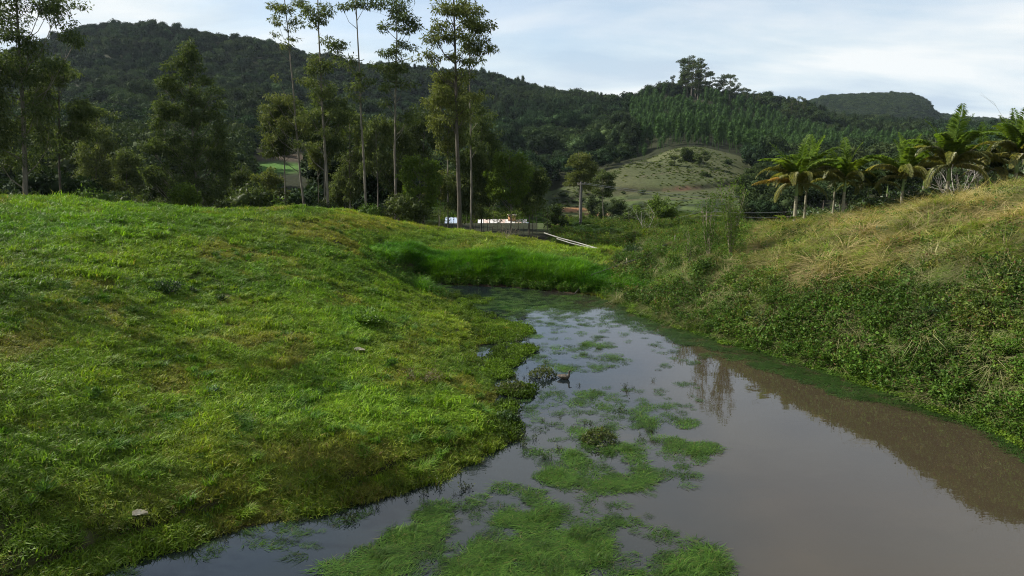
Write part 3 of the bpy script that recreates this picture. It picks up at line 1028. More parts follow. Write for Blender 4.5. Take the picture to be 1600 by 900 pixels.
# ---- rank growth of the right bank
def plant_right():
    n = 62000
    x, y = sector(n, 2, 56, 16, 68, 1.3)
    sd = pond_sd(x, y); z = H(x, y); px, py = project(x, y, z)
    ok = (sd > .1) & (px > 960) & ((y < 66) | (px > 1180)) & (x > 3) & ~((px < 1010) & (py < 405))
    x, y, z, sd, px, py = [q[ok] for q in (x, y, z, sd, px, py)]
    n1_ = fbm(x * .28, y * .28, 90, 4); n2_ = fbm(x * .8, y * .8, 92, 3)
    up = sstep(2.6, 6.5, sd + 4 * (n1_ - .5) * 2) * sstep(1080, 1250, px)
    p_wort = (1 - sstep(1.2, 3.2, sd + 2.2 * (n2_ - .5))) * sstep(1000, 1150, px) * .93
    p_straw = .17 + .24 * sstep(.48, .62, n1_) + .75 * blob(px, py, 1480, 330, 200, 22)
    p_straw = p_straw * np.where(up > .5, 1.0, .42)
    p_weed = np.where(up > .5, .14, .12 + .78 * sstep(.43, .58, fbm(x * .42, y * .42, 94, 3))) + .3 * sstep(.55, .7, n2_)
    u = rng.random(len(x))
    kind = np.full(len(x), 0)                       # 0 grass
    q = u.copy()
    kind[q < p_weed * .62] = 1
    kind[(q > 1 - p_straw * .6)] = 2
    kind[rng.random(len(x)) < p_wort * .6] = 1
    thin = rng.random(len(x)) < np.where(kind == 3, 1.0, .72)
    x, y, z, sd, px, py, n1_, n2_, up, kind = [q[thin] for q in (x, y, z, sd, px, py, n1_, n2_, up, kind)]
    gx, gy = upfacing(x, y)[1:]
    rr = tilt_rot(gx, gy, .7, .15)
    P = np.c_[x, y, z - .03]
    lum = rng.uniform(.75, 1.2, (len(x), 1)) * (.5 + 1.0 * n2_)[:, None]
    k = kind == 0
    c = mixc((.80, 1.0, .8), (1.25, 1.28, .8), np.clip(up * .8 + .3 * (n1_ - .4), 0, 1)) * lum
    scatter('bank_grass', C_bank, P[k], rr[k], s3(rng.uniform(.55, 1.15, k.sum()) * (.75 + .3 * up[k])), c[k], label='long tangled grass covering the right bank')
    k = kind == 1
    c = mixc((.8, .95, .9), (1.15, 1.35, 1.0), sstep(.3, .7, n1_)) * lum
    c = c * (1 + .5 * sstep(.6, .75, n2_)[:, None] * np.array([.9, .1, .4])[None])
    scatter('bank_weeds', C_weed, P[k], rr[k], s3(rng.uniform(.5, 1.9, k.sum())), c[k], label='dense leafy weeds on the lower right bank')
    k = kind == 2
    c = mixc((.80, .90, .8), (1.35, 1.22, 1.1), sstep(.3, .7, n1_) * up) * lum * (1 + .45 * blob(px, py, 1480, 330, 200, 26))[:, None]
    scatter('dry_grass', C_straw, P[k], rr[k], s3(rng.uniform(.5, 1.15, k.sum()) * (1 + .25 * up[k] * sstep(.45, .6, n2_[k]))), c[k], label='straw-coloured dry grass along the top of the right bank')
    # round-leaved cover at the water's edge, out over the water as well
    n = 36000
    x, y = sector(n, 5, 56, 17, 56, 1.2)
    sd = pond_sd(x, y); z = H(x, y); px, py = project(x, y, z)
    w = fbm(x * .5, y * .5, 97, 3)
    lim = (1.4 + 1.7 * sstep(1150, 1350, px)) * (1 + 1.6 * (w - .5))
    ok = (sd > -.35 + .5 * (w - .5)) & (sd < lim) & (px > 985) & (x > 4) & (rng.random(n) < .85)
    x, y, z, sd, w = x[ok], y[ok], z[ok], sd[ok], w[ok]
    c = mixc((.60, .72, .7), (1.12, 1.12, .8), sstep(.40, .62, fbm(x * .9, y * .9, 98, 3))) * rng.uniform(.75, 1.15, (len(x), 1))
    scatter('ground_cover', C_wort, np.c_[x, y, np.maximum(z, 0) + .0], rotz(len(x), .1), s3(rng.uniform(.7, 1.15, len(x))), c,
            label='mat of small round bright green leaves along the right waterline')


def plant_valley():
    x, y = sector(9000, -8, 22, 74, 190, 1.0)
    z = H(x, y); px, py = project(x, y, z)
    ok = (px > 640) & (px < 1190) & ~((px < 965) & (y < 78)) & ~((px > 685) & (px < 862) & (y < 124))
    x, y, z = x[ok], y[ok], z[ok]
    n_ = fbm(x * .08, y * .08, 160, 3)
    s = rng.uniform(1.6, 3.2, len(x)) * (.6 + .9 * n_)
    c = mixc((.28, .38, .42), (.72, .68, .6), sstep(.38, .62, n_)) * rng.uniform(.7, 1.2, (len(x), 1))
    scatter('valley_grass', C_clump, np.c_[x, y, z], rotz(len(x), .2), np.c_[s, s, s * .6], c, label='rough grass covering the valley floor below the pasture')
    x, y = sector(9000, 2, 21, 150, 352, 1.6)
    z = H(x, y); px, py = project(x, y, z)
    top = np.interp(px, [860, 900, 950, 1000, 1040, 1090, 1165, 1230], [306, 287, 266, 250, 234, 224, 236, 262])
    ok = (px > 862) & (px < 1168) & (py > top) & (py < 345) & (fbm(x * .05, y * .05, 167, 4) + rng.normal(0, .10, len(x)) > .50)
    x, y, z = x[ok], y[ok], z[ok]
    s = rng.uniform(.8, 2.4, len(x))
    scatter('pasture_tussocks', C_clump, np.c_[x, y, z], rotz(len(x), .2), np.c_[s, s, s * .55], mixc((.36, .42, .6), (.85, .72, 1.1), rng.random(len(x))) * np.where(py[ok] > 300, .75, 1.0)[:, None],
            label='rough tussocks speckling the distant pasture knoll')
    x, y = sector(2600, -6, 22, 66, 110, 1.0)
    z = H(x, y); px, py = project(x, y, z)
    ok = (px > 865) & (px < 1240) & ((px > 960) | (y > 74)) & (fbm(x * .15, y * .15, 163, 3) > .44)
    x, y, z = x[ok], y[ok], z[ok]
    scatter('valley_weeds', C_weed, np.c_[x, y, z], rotz(len(x), .2), s3(rng.uniform(1.2, 2.6, len(x))), mixc((.7, .8, .8), (1.5, 1.4, 1), rng.random(len(x))),
            label='rank weeds on the slope falling away behind the dam')


plant_right()
plant_valley()

# ---- plants in the water
float_px = [(760, 792, 120, 30, 1), (640, 845, 60, 26, .6), (700, 862, 120, 36, 1), (860, 850, 150, 36, 1), (980, 868, 130, 34, 1), (1070, 885, 70, 18, .8), (840, 800, 80, 22, .9), (600, 880, 70, 22, .8),
            (820, 895, 300, 22, 1), (700, 800, 60, 20, .6), (640, 800, 60, 14, .35), (950, 820, 60, 16, .6),
            (930, 745, 75, 20, 1), (880, 712, 50, 16, .9), (990, 715, 55, 16, .9), (1075, 705, 50, 16, 1), (970, 690, 90, 20, .55), (960, 640, 45, 12, .8), (1000, 665, 50, 12, .6), (1070, 665, 26, 12, .9),
            (930, 620, 50, 14, .7), (1030, 735, 60, 10, .5), (900, 680, 40, 12, .4),
            (895, 545, 55, 15, .8), (870, 560, 45, 10, .6), (930, 540, 34, 5, .8), (900, 575, 60, 7, .6), (860, 525, 50, 10, .5), (950, 560, 40, 5, .5),
            (830, 480, 110, 12, .75), (760, 470, 70, 12, .7), (900, 470, 80, 8, .6), (960, 490, 60, 8, .5), (790, 500, 60, 10, .6), (850, 505, 60, 10, .5)]


def plant_floating():
    P, S, T = [], [], []
    # dense drifts
    for (cx, cy, rx, ry, s) in float_px:
        m = int(30 + rx * ry * .20 * s)
        m = int(m * (.25 if cy > 770 else .40))
        a = rng.random(m) * 6.28; q = np.sqrt(rng.random(m)) * 1.15
        ax = cx + rx * q * np.cos(a); ay = cy + ry * q * np.sin(a)
        pts = np.array([at_height(u, min(v, 1100), 0) for u, v in zip(ax, ay)])
        x, y = pts[:, 0], pts[:, 1]
        nn = .04 + fbm(x * 1.5, y * 1.5, 110, 4) * 1.5 - .25 - .26 * q * q + .18 * (s - .6)
        k = (rng.random(m) < sstep(.34, .62, nn)) & (vnoise(x * 2.6, y * 2.6, 210) > .25 * rng.random(m)) & (pond_sd(x, y) < -.1)
        P.append(pts[k]); S.append(np.clip((nn[k] - .28) * 3.0, .35, .85)); T.append(nn[k])
    # loose blades drifting everywhere on the left half and along the right shore
    x, y = sector(24000, -42, 50, 13, 55, 1.3)
    sd = pond_sd(x, y); px, py = project(x, y, x * 0)
    w = fbm(x * .35, y * .35, 113, 4)
    rim = (px > 930) & (sd > -(1.2 + 1.3 * (1 - sstep(1250, 1450, px))) * (.35 + 1.3 * w)) & (x > 2) & (rng.random(len(x)) < .8)
    left = (px < 1090 + 60 * (w - .5)) & (w > .42) & (rng.random(len(x)) < .22)
    back = (py < 510) & (px < 960) & (w > .38) & (rng.random(len(x)) < .8)
    k = (sd < -.05) & (rim | left | back)
    P.append(np.c_[x[k], y[k], np.zeros(k.sum())])
    S.append(np.where(rim[k], rng.uniform(.6, 1.1, k.sum()), rng.uniform(.25, .8, k.sum())))
    T.append(np.where(rim[k], .44, .5))
    P = np.concatenate(P); S = np.concatenate(S); T = np.concatenate(T)
    n = len(P)
    P[:, 2] = rng.uniform(0.002, .03, n)
    rot = np.c_[np.zeros(n), np.zeros(n), .5 + 2.2 * (fbm(P[:, 0] * .25, P[:, 1] * .25, 115, 2) - .5) + rng.normal(0, .35, n) + np.pi * (rng.random(n) < .3)]
    c = mixc((.60, .62, .7), (1.10, 1.08, .9), sstep(.42, .66, T)) * rng.uniform(.55, 1.35, (n, 1))
    idx = rng.integers(0, 6, n)
    up = (T > .52) & (rng.random(n) < .08)
    idx[up] = rng.integers(6, 9, up.sum())
    scatter('floating_grass', C_float, P, rot, np.c_[S, S, S * .8], c, idx, label='green grass blades floating in drifts on the pond')
    # small dark sprouts poking out of the shallows
    x, y = sector(5200, -40, 16, 13, 48, 1.3)
    sd = pond_sd(x, y); px, py = project(x, y, x * 0)
    w = fbm(x * .9, y * .9, 117, 3)
    pr = (sd > -1.1) * .55 + blob(px, py, 930, 670, 70, 30) + blob(px, py, 800, 600, 50, 60) + .7 * blob(px, py, 790, 660, 40, 40) + .5 * blob(px, py, 960, 605, 60, 15)
    k = (sd < .15) & (px < 1100) & (rng.random(len(x)) < pr * sstep(.45, .6, w))
    n = k.sum()
    scatter('water_sprouts', C_sprout, np.c_[x[k], y[k], np.zeros(n)], rotz(n, .25), s3(rng.uniform(.6, 1.5, n)), np.ones((n, 3)) * rng.uniform(.7, 1.4, (n, 1)),
            label='small dark sprouts poking out of the shallows by the left shore')
    # leafy marsh fringe of the left shore
    px0 = [(795, 518, 36, 12), (770, 528, 40, 9), (805, 548, 30, 9), (785, 565, 28, 9), (775, 585, 22, 9), (810, 612, 26, 9), (760, 510, 40, 9), (735, 495, 40, 8), (700, 480, 40, 9), (690, 462, 30, 6),
           (790, 640, 16, 10), (785, 675, 26, 14), (740, 470, 30, 6)]
    PP = []
    for cx, cy, rx, ry in px0:
        for _ in range(int(rx * ry * .20)):
            a = rng.random() * 6.28; q = math.sqrt(rng.random())
            PP.append(at_height(cx + rx * q * math.cos(a), cy + ry * q * math.sin(a), 0))
    PP = np.array(PP)
    PP[:, 2] = np.maximum(H(PP[:, 0], PP[:, 1]), 0)
    n = len(PP)
    w = fbm(PP[:, 0] * .6, PP[:, 1] * .6, 119, 3)
    scatter('marsh_leaves', C_wort, PP, rotz(n, .1), np.c_[s3(rng.uniform(.6, .95, n))[:, :2], rng.uniform(1.0, 2.2, n)],
            mixc((.45, .48, .5), (.95, 1.0, .8), sstep(.42, .6, w)) * rng.uniform(.75, 1.15, (n, 1)), label='low leafy marsh plants fringing the left shore')


plant_floating()


# ------------------------------------------------------------------ far forest
def lump_core(m, clumps, k=.72, seed=0):
    """closed dark body inside a crown so that a dense crown is not see-through"""
    g = np.random.default_rng(seed)
    th = np.linspace(0, np.pi, 5); ph = np.linspace(0, 2 * np.pi, 8)[:-1]
    for (x, y, z, rx, ry, rz) in clumps:
        v = []
        for t in th:
            for p in ph:
                j = k * g.uniform(.85, 1.1)
                v.append((x + rx * j * math.sin(t) * math.cos(p), y + ry * j * math.sin(t) * math.sin(p), z + rz * j * math.cos(t)))
        f = []
        for i in range(4):
            for jn in range(7):
                q = (jn + 1) % 7
                f.append((i * 7 + jn, (i + 1) * 7 + jn, (i + 1) * 7 + q, i * 7 + q))
        m.add(v, f)


def broad_clumps(seed, R=4.2, Ht=10.0, n=7, flat=.75):
    g = np.random.default_rng(seed)
    out = [(0, 0, Ht * .62, R * .62, R * .62, R * .6)]
    for i in range(n):
        a = i * 2.4 + g.uniform(-.4, .4); q = R * g.uniform(.35, .68)
        r = R * g.uniform(.34, .52)
        out.append((q * math.cos(a), q * math.sin(a), Ht * g.uniform(.45, .82), r, r, r * flat))
    return out


def forest_mesh(seed, kind, mat):
    g = np.random.default_rng(seed)
    m = MB()
    if kind == 'broad':
        cl = broad_clumps(seed, R=g.uniform(3.6, 4.8), Ht=g.uniform(9, 12))
        lump_core(m, cl, .8, seed)
        v, f = clump_leaves(cl, 60, .62, .42, seed, droop=.1, shell=.85); m.add(v, f)
    elif kind == 'slim':
        Ht = g.uniform(12, 15)
        cl = [(g.normal(0, .25), g.normal(0, .25), Ht * q, 1.8 * w, 1.8 * w, 1.5) for q, w in ((.42, .7), (.52, .95), (.62, 1.1), (.73, 1.1), (.83, 1.0), (.90, .75))]
        lump_core(m, cl, .7, seed)
        v, f = clump_leaves(cl, 60, .5, .26, seed, droop=.1, shell=.8); m.add(v, f)
        m.tube([(0, 0, -1), (0, 0, Ht * .5)], [.17, .12], 4, False)
    elif kind == 'umbrella':
        Ht = g.uniform(19, 25)
        m.tube([(0, 0, -1), (g.normal(0, .3), g.normal(0, .3), Ht * .5), (g.normal(0, .5), 0, Ht * .95)], [.3, .2, .08], 5, False)
        cl = []
        for i in range(13):
            a = g.random() * 6.28; h = g.uniform(.42, 1.0); q = 3.4 * math.sin(min(1, (1.12 - h) * 1.9)) * g.uniform(.5, 1)
            r = g.uniform(.9, 1.6)
            cl.append((q * math.cos(a), q * math.sin(a), Ht * h, r, r, r * .62))
            m.tube([(0, 0, Ht * (h - .14)), (q * math.cos(a) * .9, q * math.sin(a) * .9, Ht * h - .2)], [.09, .04], 3, False)
        v, f = clump_leaves(cl, 60, .55, .30, seed, droop=.1, shell=.3); m.add(v, f)
    elif kind == 'shrub':
        cl = broad_clumps(seed, R=1.6, Ht=2.0, n=4)
        lump_core(m, cl, .75, seed)
        v, f = clump_leaves(cl, 45, .4, .25, seed, droop=.1, shell=.8); m.add(v, f)
    return m


FOREST = {k: [forest_mesh(200 + 10 * j + i, k, None).mesh(k + '_crown', M_forest) for i in range(n)]
          for j, (k, n) in enumerate((('broad', 6), ('slim', 4), ('umbrella', 4), ('shrub', 3)))}
C_forest = proto_collection('forest_trees', FOREST['broad'] + FOREST['slim'] + FOREST['umbrella'] + FOREST['shrub'])
# index blocks: collection children are read in name order = creation order
I_BROAD, I_SLIM, I_UMB, I_SHRUB = (0, 6), (6, 10), (10, 14), (14, 17)


def forest():
    n = 60000
    az = np.radians(rng.uniform(-50, 50, n)); r = np.sqrt(rng.uniform(105 ** 2, 960 ** 2, n))
    x = r * np.sin(az); y = r * np.cos(az)
    # blue-noise by grid: one tree per cell, cell grows with distance
    cell = np.where(r < 350, 6.0, 8.0)
    key = (np.floor(x / cell).astype(int) * 100003 + np.floor(y / cell).astype(int)) * 2 + (r < 350)
    _, first = np.unique(key, return_index=True)
    x, y, r = x[first], y[first], r[first]
    z = H(x, y); px, py = project(x, y, z)
    top = np.interp(px, [860, 900, 950, 1000, 1040, 1090, 1165, 1230], [306, 287, 266, 250, 234, 224, 236, 262])
    pasture = (r > 150) & (r < 352) & (px > 855) & (px < 1168) & (py > top)
    valley = (r > 95) & (r < 265) & (px > 835) & (px < 1175)
    fields = np.zeros(len(x), bool)
    for cx, cy, rx, ry in [(438, 262, 56, 14), (450, 249, 66, 10), (225, 240, 16, 12), (400, 266, 24, 9), (690, 342, 60, 14), (780, 328, 34, 8)]:
        fields |= (((px - cx) / rx) ** 2 + ((py - cy) / ry) ** 2 < 1) & (r < 420)
    # sight line kept open towards the fields
    for cx, cy, rx, hh in [(438, 258, 44, 26), (225, 240, 12, 24)]:
        fields |= (np.abs(px - cx) < rx) & (py > cy) & (py < cy + hh) & (r > 150) & (r < 300)
    hp = 13.0 * FPX / r
    for cx, rx, yf in [(435, 52, 266), (225, 15, 246)]:
        fields |= (np.abs(px - cx) < rx) & (py > yf - 14) & (py - hp < yf) & (r < 300)
    bld = (r < 150) & (px > 650) & (px < 900)
    near_right = (px > 1150) & (r < 150)
    scar = (blob(px, py, 1062, 158, 45, 8, 2) > .5) & (r > 500)
    ok = ~(pasture | valley | fields | bld | near_right | scar)
    x, y, z, r, px, py = [q[ok] for q in (x, y, z, r, px, py)]
    m = len(x)
    kind = np.zeros(m, int)
    # planted eucalyptus stand on the hill behind the pasture
    stand = (r > 345) & (r < 640) & (px > 985) & (px < 1700) & (py > 150) & (py < 262)
    stand &= (fbm(x * .012, y * .012, 130, 3) > .34) | (px < 1250)
    kind[stand] = 1
    mix_ = ~stand & (px > 640) & (r > 330) & (rng.random(m) < .18)
    kind[mix_] = 1
    idx = np.where(kind == 1, rng.integers(*I_SLIM, m), rng.integers(*I_BROAD, m))
    sc = rng.uniform(.75, 1.60, m) * np.where(r > 520, .88, 1.0) * (1 + .25 * (fbm(x * .02, y * .02, 131, 2) - .5))
    sc = np.where(kind == 1, rng.uniform(.8, 1.1, m), sc)
    sc = np.where((px > 835) & (px < 1120) & (r < 372), sc * .55, sc)
    sc = np.where((px > 640) & (px <= 835) & (r < 372), sc * .72, sc)
    sc = np.where((r < 170) | ((px > 1165) & (r < 300)), sc * .62, sc)
    n_ = fbm(x * .02, y * .02, 133, 3); n2_ = rng.random(m)
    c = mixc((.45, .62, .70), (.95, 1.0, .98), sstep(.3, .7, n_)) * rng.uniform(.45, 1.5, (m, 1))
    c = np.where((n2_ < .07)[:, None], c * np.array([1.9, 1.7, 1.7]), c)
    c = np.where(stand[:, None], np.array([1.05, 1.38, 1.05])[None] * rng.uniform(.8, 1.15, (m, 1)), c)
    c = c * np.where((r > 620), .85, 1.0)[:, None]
    return x, y, z, r, px, py, kind, idx, sc, c


fx_, fy_, fz_, fr_, fpx_, fpy_, fk_, fi_, fs_, fc_ = forest()
# what the photograph shows of the forest nearest to us is built tree by tree, the rest is one mass
inview = (fpx_ > -10) & (fpx_ < 1610)
size_ = fs_ / fr_
cand = np.where(inview & (fk_ == 0) & (fr_ > 150))[0]
cand = cand[np.argsort(-size_[cand])][:290]
single = np.zeros(len(fx_), bool); single[cand] = True
rest = ~single
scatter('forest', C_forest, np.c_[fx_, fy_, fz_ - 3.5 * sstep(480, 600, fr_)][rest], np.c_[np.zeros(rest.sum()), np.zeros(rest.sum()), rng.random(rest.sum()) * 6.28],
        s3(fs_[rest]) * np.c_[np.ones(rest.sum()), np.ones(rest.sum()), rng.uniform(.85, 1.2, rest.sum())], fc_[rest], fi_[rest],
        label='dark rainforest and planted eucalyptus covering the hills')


def forest_tree_root(i):
    g = np.random.default_rng(300 + i)
    root = empty('forest_tree', (0, 0, -500), 'dark round-crowned forest tree on the shaded slope behind the tall eucalyptus', 'tree', 'forest trees on the shaded slope')
    Ht = g.uniform(9, 12)
    cl = broad_clumps(300 + i, R=g.uniform(3.6, 4.6), Ht=Ht)
    m = MB(); lump_core(m, cl, .72, i)
    v, f = clump_leaves(cl, 60, .60, .36, 300 + i, droop=.1, shell=.8); m.add(v, f)
    m.build('crown', M_forest1, root)
    t = MB()
    t.tube([(0, 0, -1.5), (g.normal(0, .2), g.normal(0, .2), Ht * .35), (0, 0, Ht * .65)], [.28, .2, .1], 5)
    t.build('trunk', M_barkd, root)
    return root


froots = [forest_tree_root(i) for i in range(7)]
used = set()
for n_i, i in enumerate(cand):
    j = n_i % 7
    lab = 'dark round-crowned forest tree on the shaded slope behind the tall eucalyptus' if fpx_[i] < 860 else 'dark round-crowned forest tree among the woods around the hillside pasture'
    grp = 'forest trees on the shaded slope' if fpx_[i] < 860 else 'forest trees around the hillside pasture'
    loc = (fx_[i], fy_[i], fz_[i] - .3)
    if j not in used:
        used.add(j); r0 = froots[j]; r0.location = loc; r0.rotation_euler = (0, 0, random.random() * 6.28); r0['label'] = lab; r0['group'] = grp
        r0.scale = (fs_[i],) * 3
    else:
        copy_tree(froots[j], loc, random.random() * 6.28, float(fs_[i]), lab, grp)


# ------------------------------------------------------------------ the far table mountain, a hill of its own
def far_mountain():
    prof = [(1120, 200), (1180, 190), (1225, 178), (1262, 162), (1290, 153), (1325, 152), (1355, 151), (1395, 149), (1425, 151), (1442, 157), (1451, 166), (1457, 176), (1466, 181), (1500, 187), (1560, 191), (1640, 193), (1800, 200)]
    Y0 = 1750.0
    xs = []
    px = np.linspace(1090, 1800, 260)
    top = np.interp(px, [p[0] for p in prof], [p[1] for p in prof]) + (fbm(px * .12, px * 0, 140, 3) - .5) * 2.5
    rows = 40
    V = []
    for j in range(rows):
        t = j / (rows - 1)               # 0 foot towards us, .5 crest, 1 foot behind
        for i, p in enumerate(px):
            cx, cy, cz = at_depth(p, top[i], Y0)
            if t <= .5:
                k = t / .5; hh = 30 + (cz - 30) * (k ** .55); yy = Y0 - 520 * (1 - k)
            else:
                k = (t - .5) / .5; hh = cz + (20 - cz) * k ** 1.5; yy = Y0 + 900 * k
            hh += (float(vnoise(cx * .012, yy * .012, 141)) - .5) * 10 * (1 - abs(2 * t - 1) ** .3 if False else min(1, abs(2 * t - 1) * 3))
            V.append((cx * (yy / Y0), yy, hh))
    V = np.array(V); nx = len(px)
    idx = np.arange(rows * nx).reshape(rows, nx)
    q = np.stack([idx[:-1, :-1], idx[:-1, 1:], idx[1:, 1:], idx[1:, :-1]], -1).reshape(-1, 4)
    m = plain_mat('far_hill_ground', (0.012, 0.018, 0.010), (0.03, 0.04, 0.02), 1.0, .05)
    o = obj('far_hill', mesh_np('far_hill', V, q, m, True)); tag(o, kind='structure')
    # its woods
    W = V.reshape(rows, nx, 3)
    n = 8000
    a = rng.uniform(0, rows * .56, n); b = rng.uniform(0, nx - 1.001, n)
    ia = a.astype(int); ib = b.astype(int); ia = np.minimum(ia, rows - 2)
    fa = (a - ia)[:, None]; fb = (b - ib)[:, None]
    P = (W[ia, ib] * (1 - fa) * (1 - fb) + W[ia + 1, ib] * fa * (1 - fb) + W[ia, ib + 1] * (1 - fa) * fb + W[ia + 1, ib + 1] * fa * fb)
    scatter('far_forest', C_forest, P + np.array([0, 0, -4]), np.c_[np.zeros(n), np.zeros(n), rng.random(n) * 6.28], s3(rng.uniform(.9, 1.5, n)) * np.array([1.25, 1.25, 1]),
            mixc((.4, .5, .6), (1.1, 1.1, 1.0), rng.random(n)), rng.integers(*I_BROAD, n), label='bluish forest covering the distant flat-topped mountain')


far_mountain()

# ------------------------------------------------------------------ eucalyptus and other named trees


def euc(name, base, height, clumps, label, group, seed, trunk_r=.2, top_dx=(0, 0), per=70, ll=.34, lw=.10, leafmat=None, barkmat=None, droop=.7, shell=.25, limbs=True, cat='tree', core=0):
    per *= 1.25; ll *= 1.08
    """clumps: (dx, dy, h, rx, rz) in metres from the foot of the trunk"""
    g = np.random.default_rng(seed)
    root = empty(name, base, label, cat, group)
    t = MB()
    nseg = 12
    hs = np.linspace(-1.2, height, nseg)
    wob = np.cumsum(g.normal(0, .05, (nseg, 2)), 0); wob -= wob[1]
    q = np.clip(hs / height, 0, 1)
    pts = np.c_[top_dx[0] * q + wob[:, 0] * (hs > 0), top_dx[1] * q + wob[:, 1] * (hs > 0), hs]
    t.tube(pts, trunk_r * (1 - .80 * q) + .015, 8)

    def axis(h):
        return np.array([np.interp(h, hs, pts[:, i]) for i in range(3)])
    cl = []
    b = MB(); nb = 0
    for (dx, dy, h, rx, rz) in clumps:
        c = np.array([dx, dy, h])
        st = axis(max(.15 * height, h - (1.0 + 0.75 * math.hypot(dx, dy))))
        if limbs and math.hypot(dx, dy) > .35:
            mid = st * .5 + c * .5 + np.array([0, 0, -.18 * math.hypot(dx, dy)]) + g.normal(0, .08, 3)
            r0 = trunk_r * .34 * (1 - .5 * h / height) + .01
            b.tube([st, mid, c], [r0, r0 * .7, r0 * .3], 4, False); nb += 1
            for _ in range(3):
                e = c + g.normal(0, 1, 3) * np.array([rx, rx, rz]) * .55
                b.tube([mid * .4 + c * .6, (c + e) / 2 + g.normal(0, .05, 3), e], [r0 * .4, r0 * .25, r0 * .12], 3, False)
        # every clump is broken into sprays so that gaps stay between them
        k = 5 if rx > .7 else 3
        for _ in range(k):
            o = g.normal(0, .42, 3) * np.array([rx, rx, rz])
            s = g.uniform(.42, .72)
            cl.append((c[0] + o[0], c[1] + o[1], c[2] + o[2], rx * s, rx * s, rz * s * .8))
    t.build('trunk', barkmat or M_bark, root, True)
    if nb: b.build('branches', barkmat or M_bark, root)
    m = MB()
    if core: lump_core(m, cl, core, seed)
    v, f = clump_leaves(cl, per * 2.0, ll, lw * 1.25, seed, droop=droop, shell=shell)
    m.add(v, f)
    m.build('crown', leafmat or M_euc, root)
    return root


def tree_px(px_base, py_top, Y, px_top=None):
    """foot on the ground at depth Y under pixel column px_base; height from the pixel row of the top"""
    x, y, z = at_depth(px_base, 330, Y)
    z = Hs(x, y)
    x = at_depth(px_base, float(project(x, y, z)[1]), Y)[0]
    zt = at_depth(px_base, py_top, Y)[2]
    return (x, y, z), zt - z


def px_clumps(base, Y, items):
    """items: (px, py, r_px_x, r_px_y) on the photograph -> metres about the foot"""
    out = []
    g = np.random.default_rng(int(abs(base[0]) * 97) + 5)
    for it in items:
        px, py, rx, ry = it[:4]
        dy = g.uniform(-1, 1) * rx * Y / FPX * .6
        rx *= 1.2; ry *= 1.25
        p = at_depth(px, py, Y)
        out.append((p[0] - base[0], dy, p[2] - base[2], rx * Y / FPX, ry * Y / FPX))
    return out


GE = 'tall eucalyptus trees behind the lawn'


def tall(px_base, py_top, px_top, Y, items, label, r, seed, name='eucalyptus_tree', group=GE, **k):
    base, h = tree_px(px_base, py_top, Y)
    xt = at_depth(px_top, py_top, Y)[0] - base[0]
    return euc(name, base, h, px_clumps(base, Y, items), label, group, seed, r, (xt, 0), **k)


def cloud(seed, cx, w, y0, y1, n, rx, ry, shape='cone'):
    """clump positions filling an outline on the photograph"""
    g = np.random.default_rng(seed); out = []
    for i in range(n):
        t = (i + g.random()) / n
        y = y0 + (y1 - y0) * t
        ww = {'cone': .12 + .88 * t ** .8, 'oval': math.sin(math.pi * (.08 + .84 * t)), 'round': math.sin(math.pi * (.15 + .7 * t)) ** .7, 'col': .8 + .2 * g.random()}[shape] * w
        out.append((cx + ww * math.copysign(g.random() ** .55, g.uniform(-1, 1)), y, rx * g.uniform(.7, 1.3), ry * g.uniform(.7, 1.3)))
    return out


def cone_rows():
    g = np.random.default_rng(77); out = []
    for yy in np.arange(76, 326, 14):
        hw = float(np.interp(yy, [62, 100, 170, 250, 325], [6, 27, 53, 72, 64]))
        k = max(1, int(hw / 10.5))
        for j in range(k):
            if g.random() < .12: continue
            u = (j + .5) / k * 2 - 1
            out.append((296 - (yy - 62) * .02 + u * hw + g.normal(0, 3), yy + g.normal(0, 4), 11.5 * g.uniform(.8, 1.25), 8.5))
    return out


# --- far left pair
tall(44, -70, 22, 72, [(10, 15, 30, 18), (60, 12, 26, 16), (95, 22, 18, 18), (30, -20, 50, 20), (80, -10, 30, 14), (-20, 10, 30, 20), (35, 55, 30, 10), (10, 85, 34, 22), (50, 80, 26, 20), (-25, 110, 30, 30), (20, 120, 30, 22),
                       (60, 130, 22, 20), (115, 68, 22, 12), (5, 160, 30, 20), (-20, 200, 30, 26), (20, 205, 20, 20), (-10, 250, 26, 24), (62, 170, 20, 18), (30, 250, 18, 16), (72, 225, 18, 16), (90, 105, 20, 14)],
     'tallest left-edge eucalyptus with a leaning pale trunk cut off by the frame', .26, 401, per=72)
tall(98, 100, 92, 76, cloud(411, 92, 52, 115, 225, 19, 14, 11, 'oval') + [(88, 118, 16, 12), (60, 150, 16, 12), (125, 165, 20, 14), (128, 205, 18, 14), (70, 215, 16, 12)],
     'dark dense-crowned eucalyptus on a thin dark trunk right of the leaning left-edge tree', .13, 402, barkmat=M_barkd, per=80)
tall(-60, 60, -60, 70, cloud(413, -60, 75, 80, 300, 24, 22, 18, 'oval'), 'broad eucalyptus mostly outside the left edge of the picture', .2, 403, per=70)
# --- two unseen trees added left of the frame to shade the lawn
for (sx, sy, lab, sd_) in ((-27.5, 28.5, 'unseen eucalyptus outside the left edge, added to shade the middle of the lawn', 414), (-24.5, 20.0, 'unseen eucalyptus outside the left edge, added to shade the lower corner of the lawn', 415)):
    g_ = np.random.default_rng(sd_)
    euc('shade_tree', (sx, sy, Hs(sx, sy)), 13.5, [(g_.uniform(-3.4, 3.4), g_.uniform(-3, 3), g_.uniform(6, 13), 1.5, 1.1) for _ in range(9)], lab, GE, sd_, .16, per=30)
# --- broad conical tree
tall(312, 62, 293, 82, cone_rows() + [(293, 70, 9, 9), (293, 85, 14, 10)],
     'broad cone-shaped eucalyptus with white branches showing through its crown', .17, 404, per=95, shell=.3)
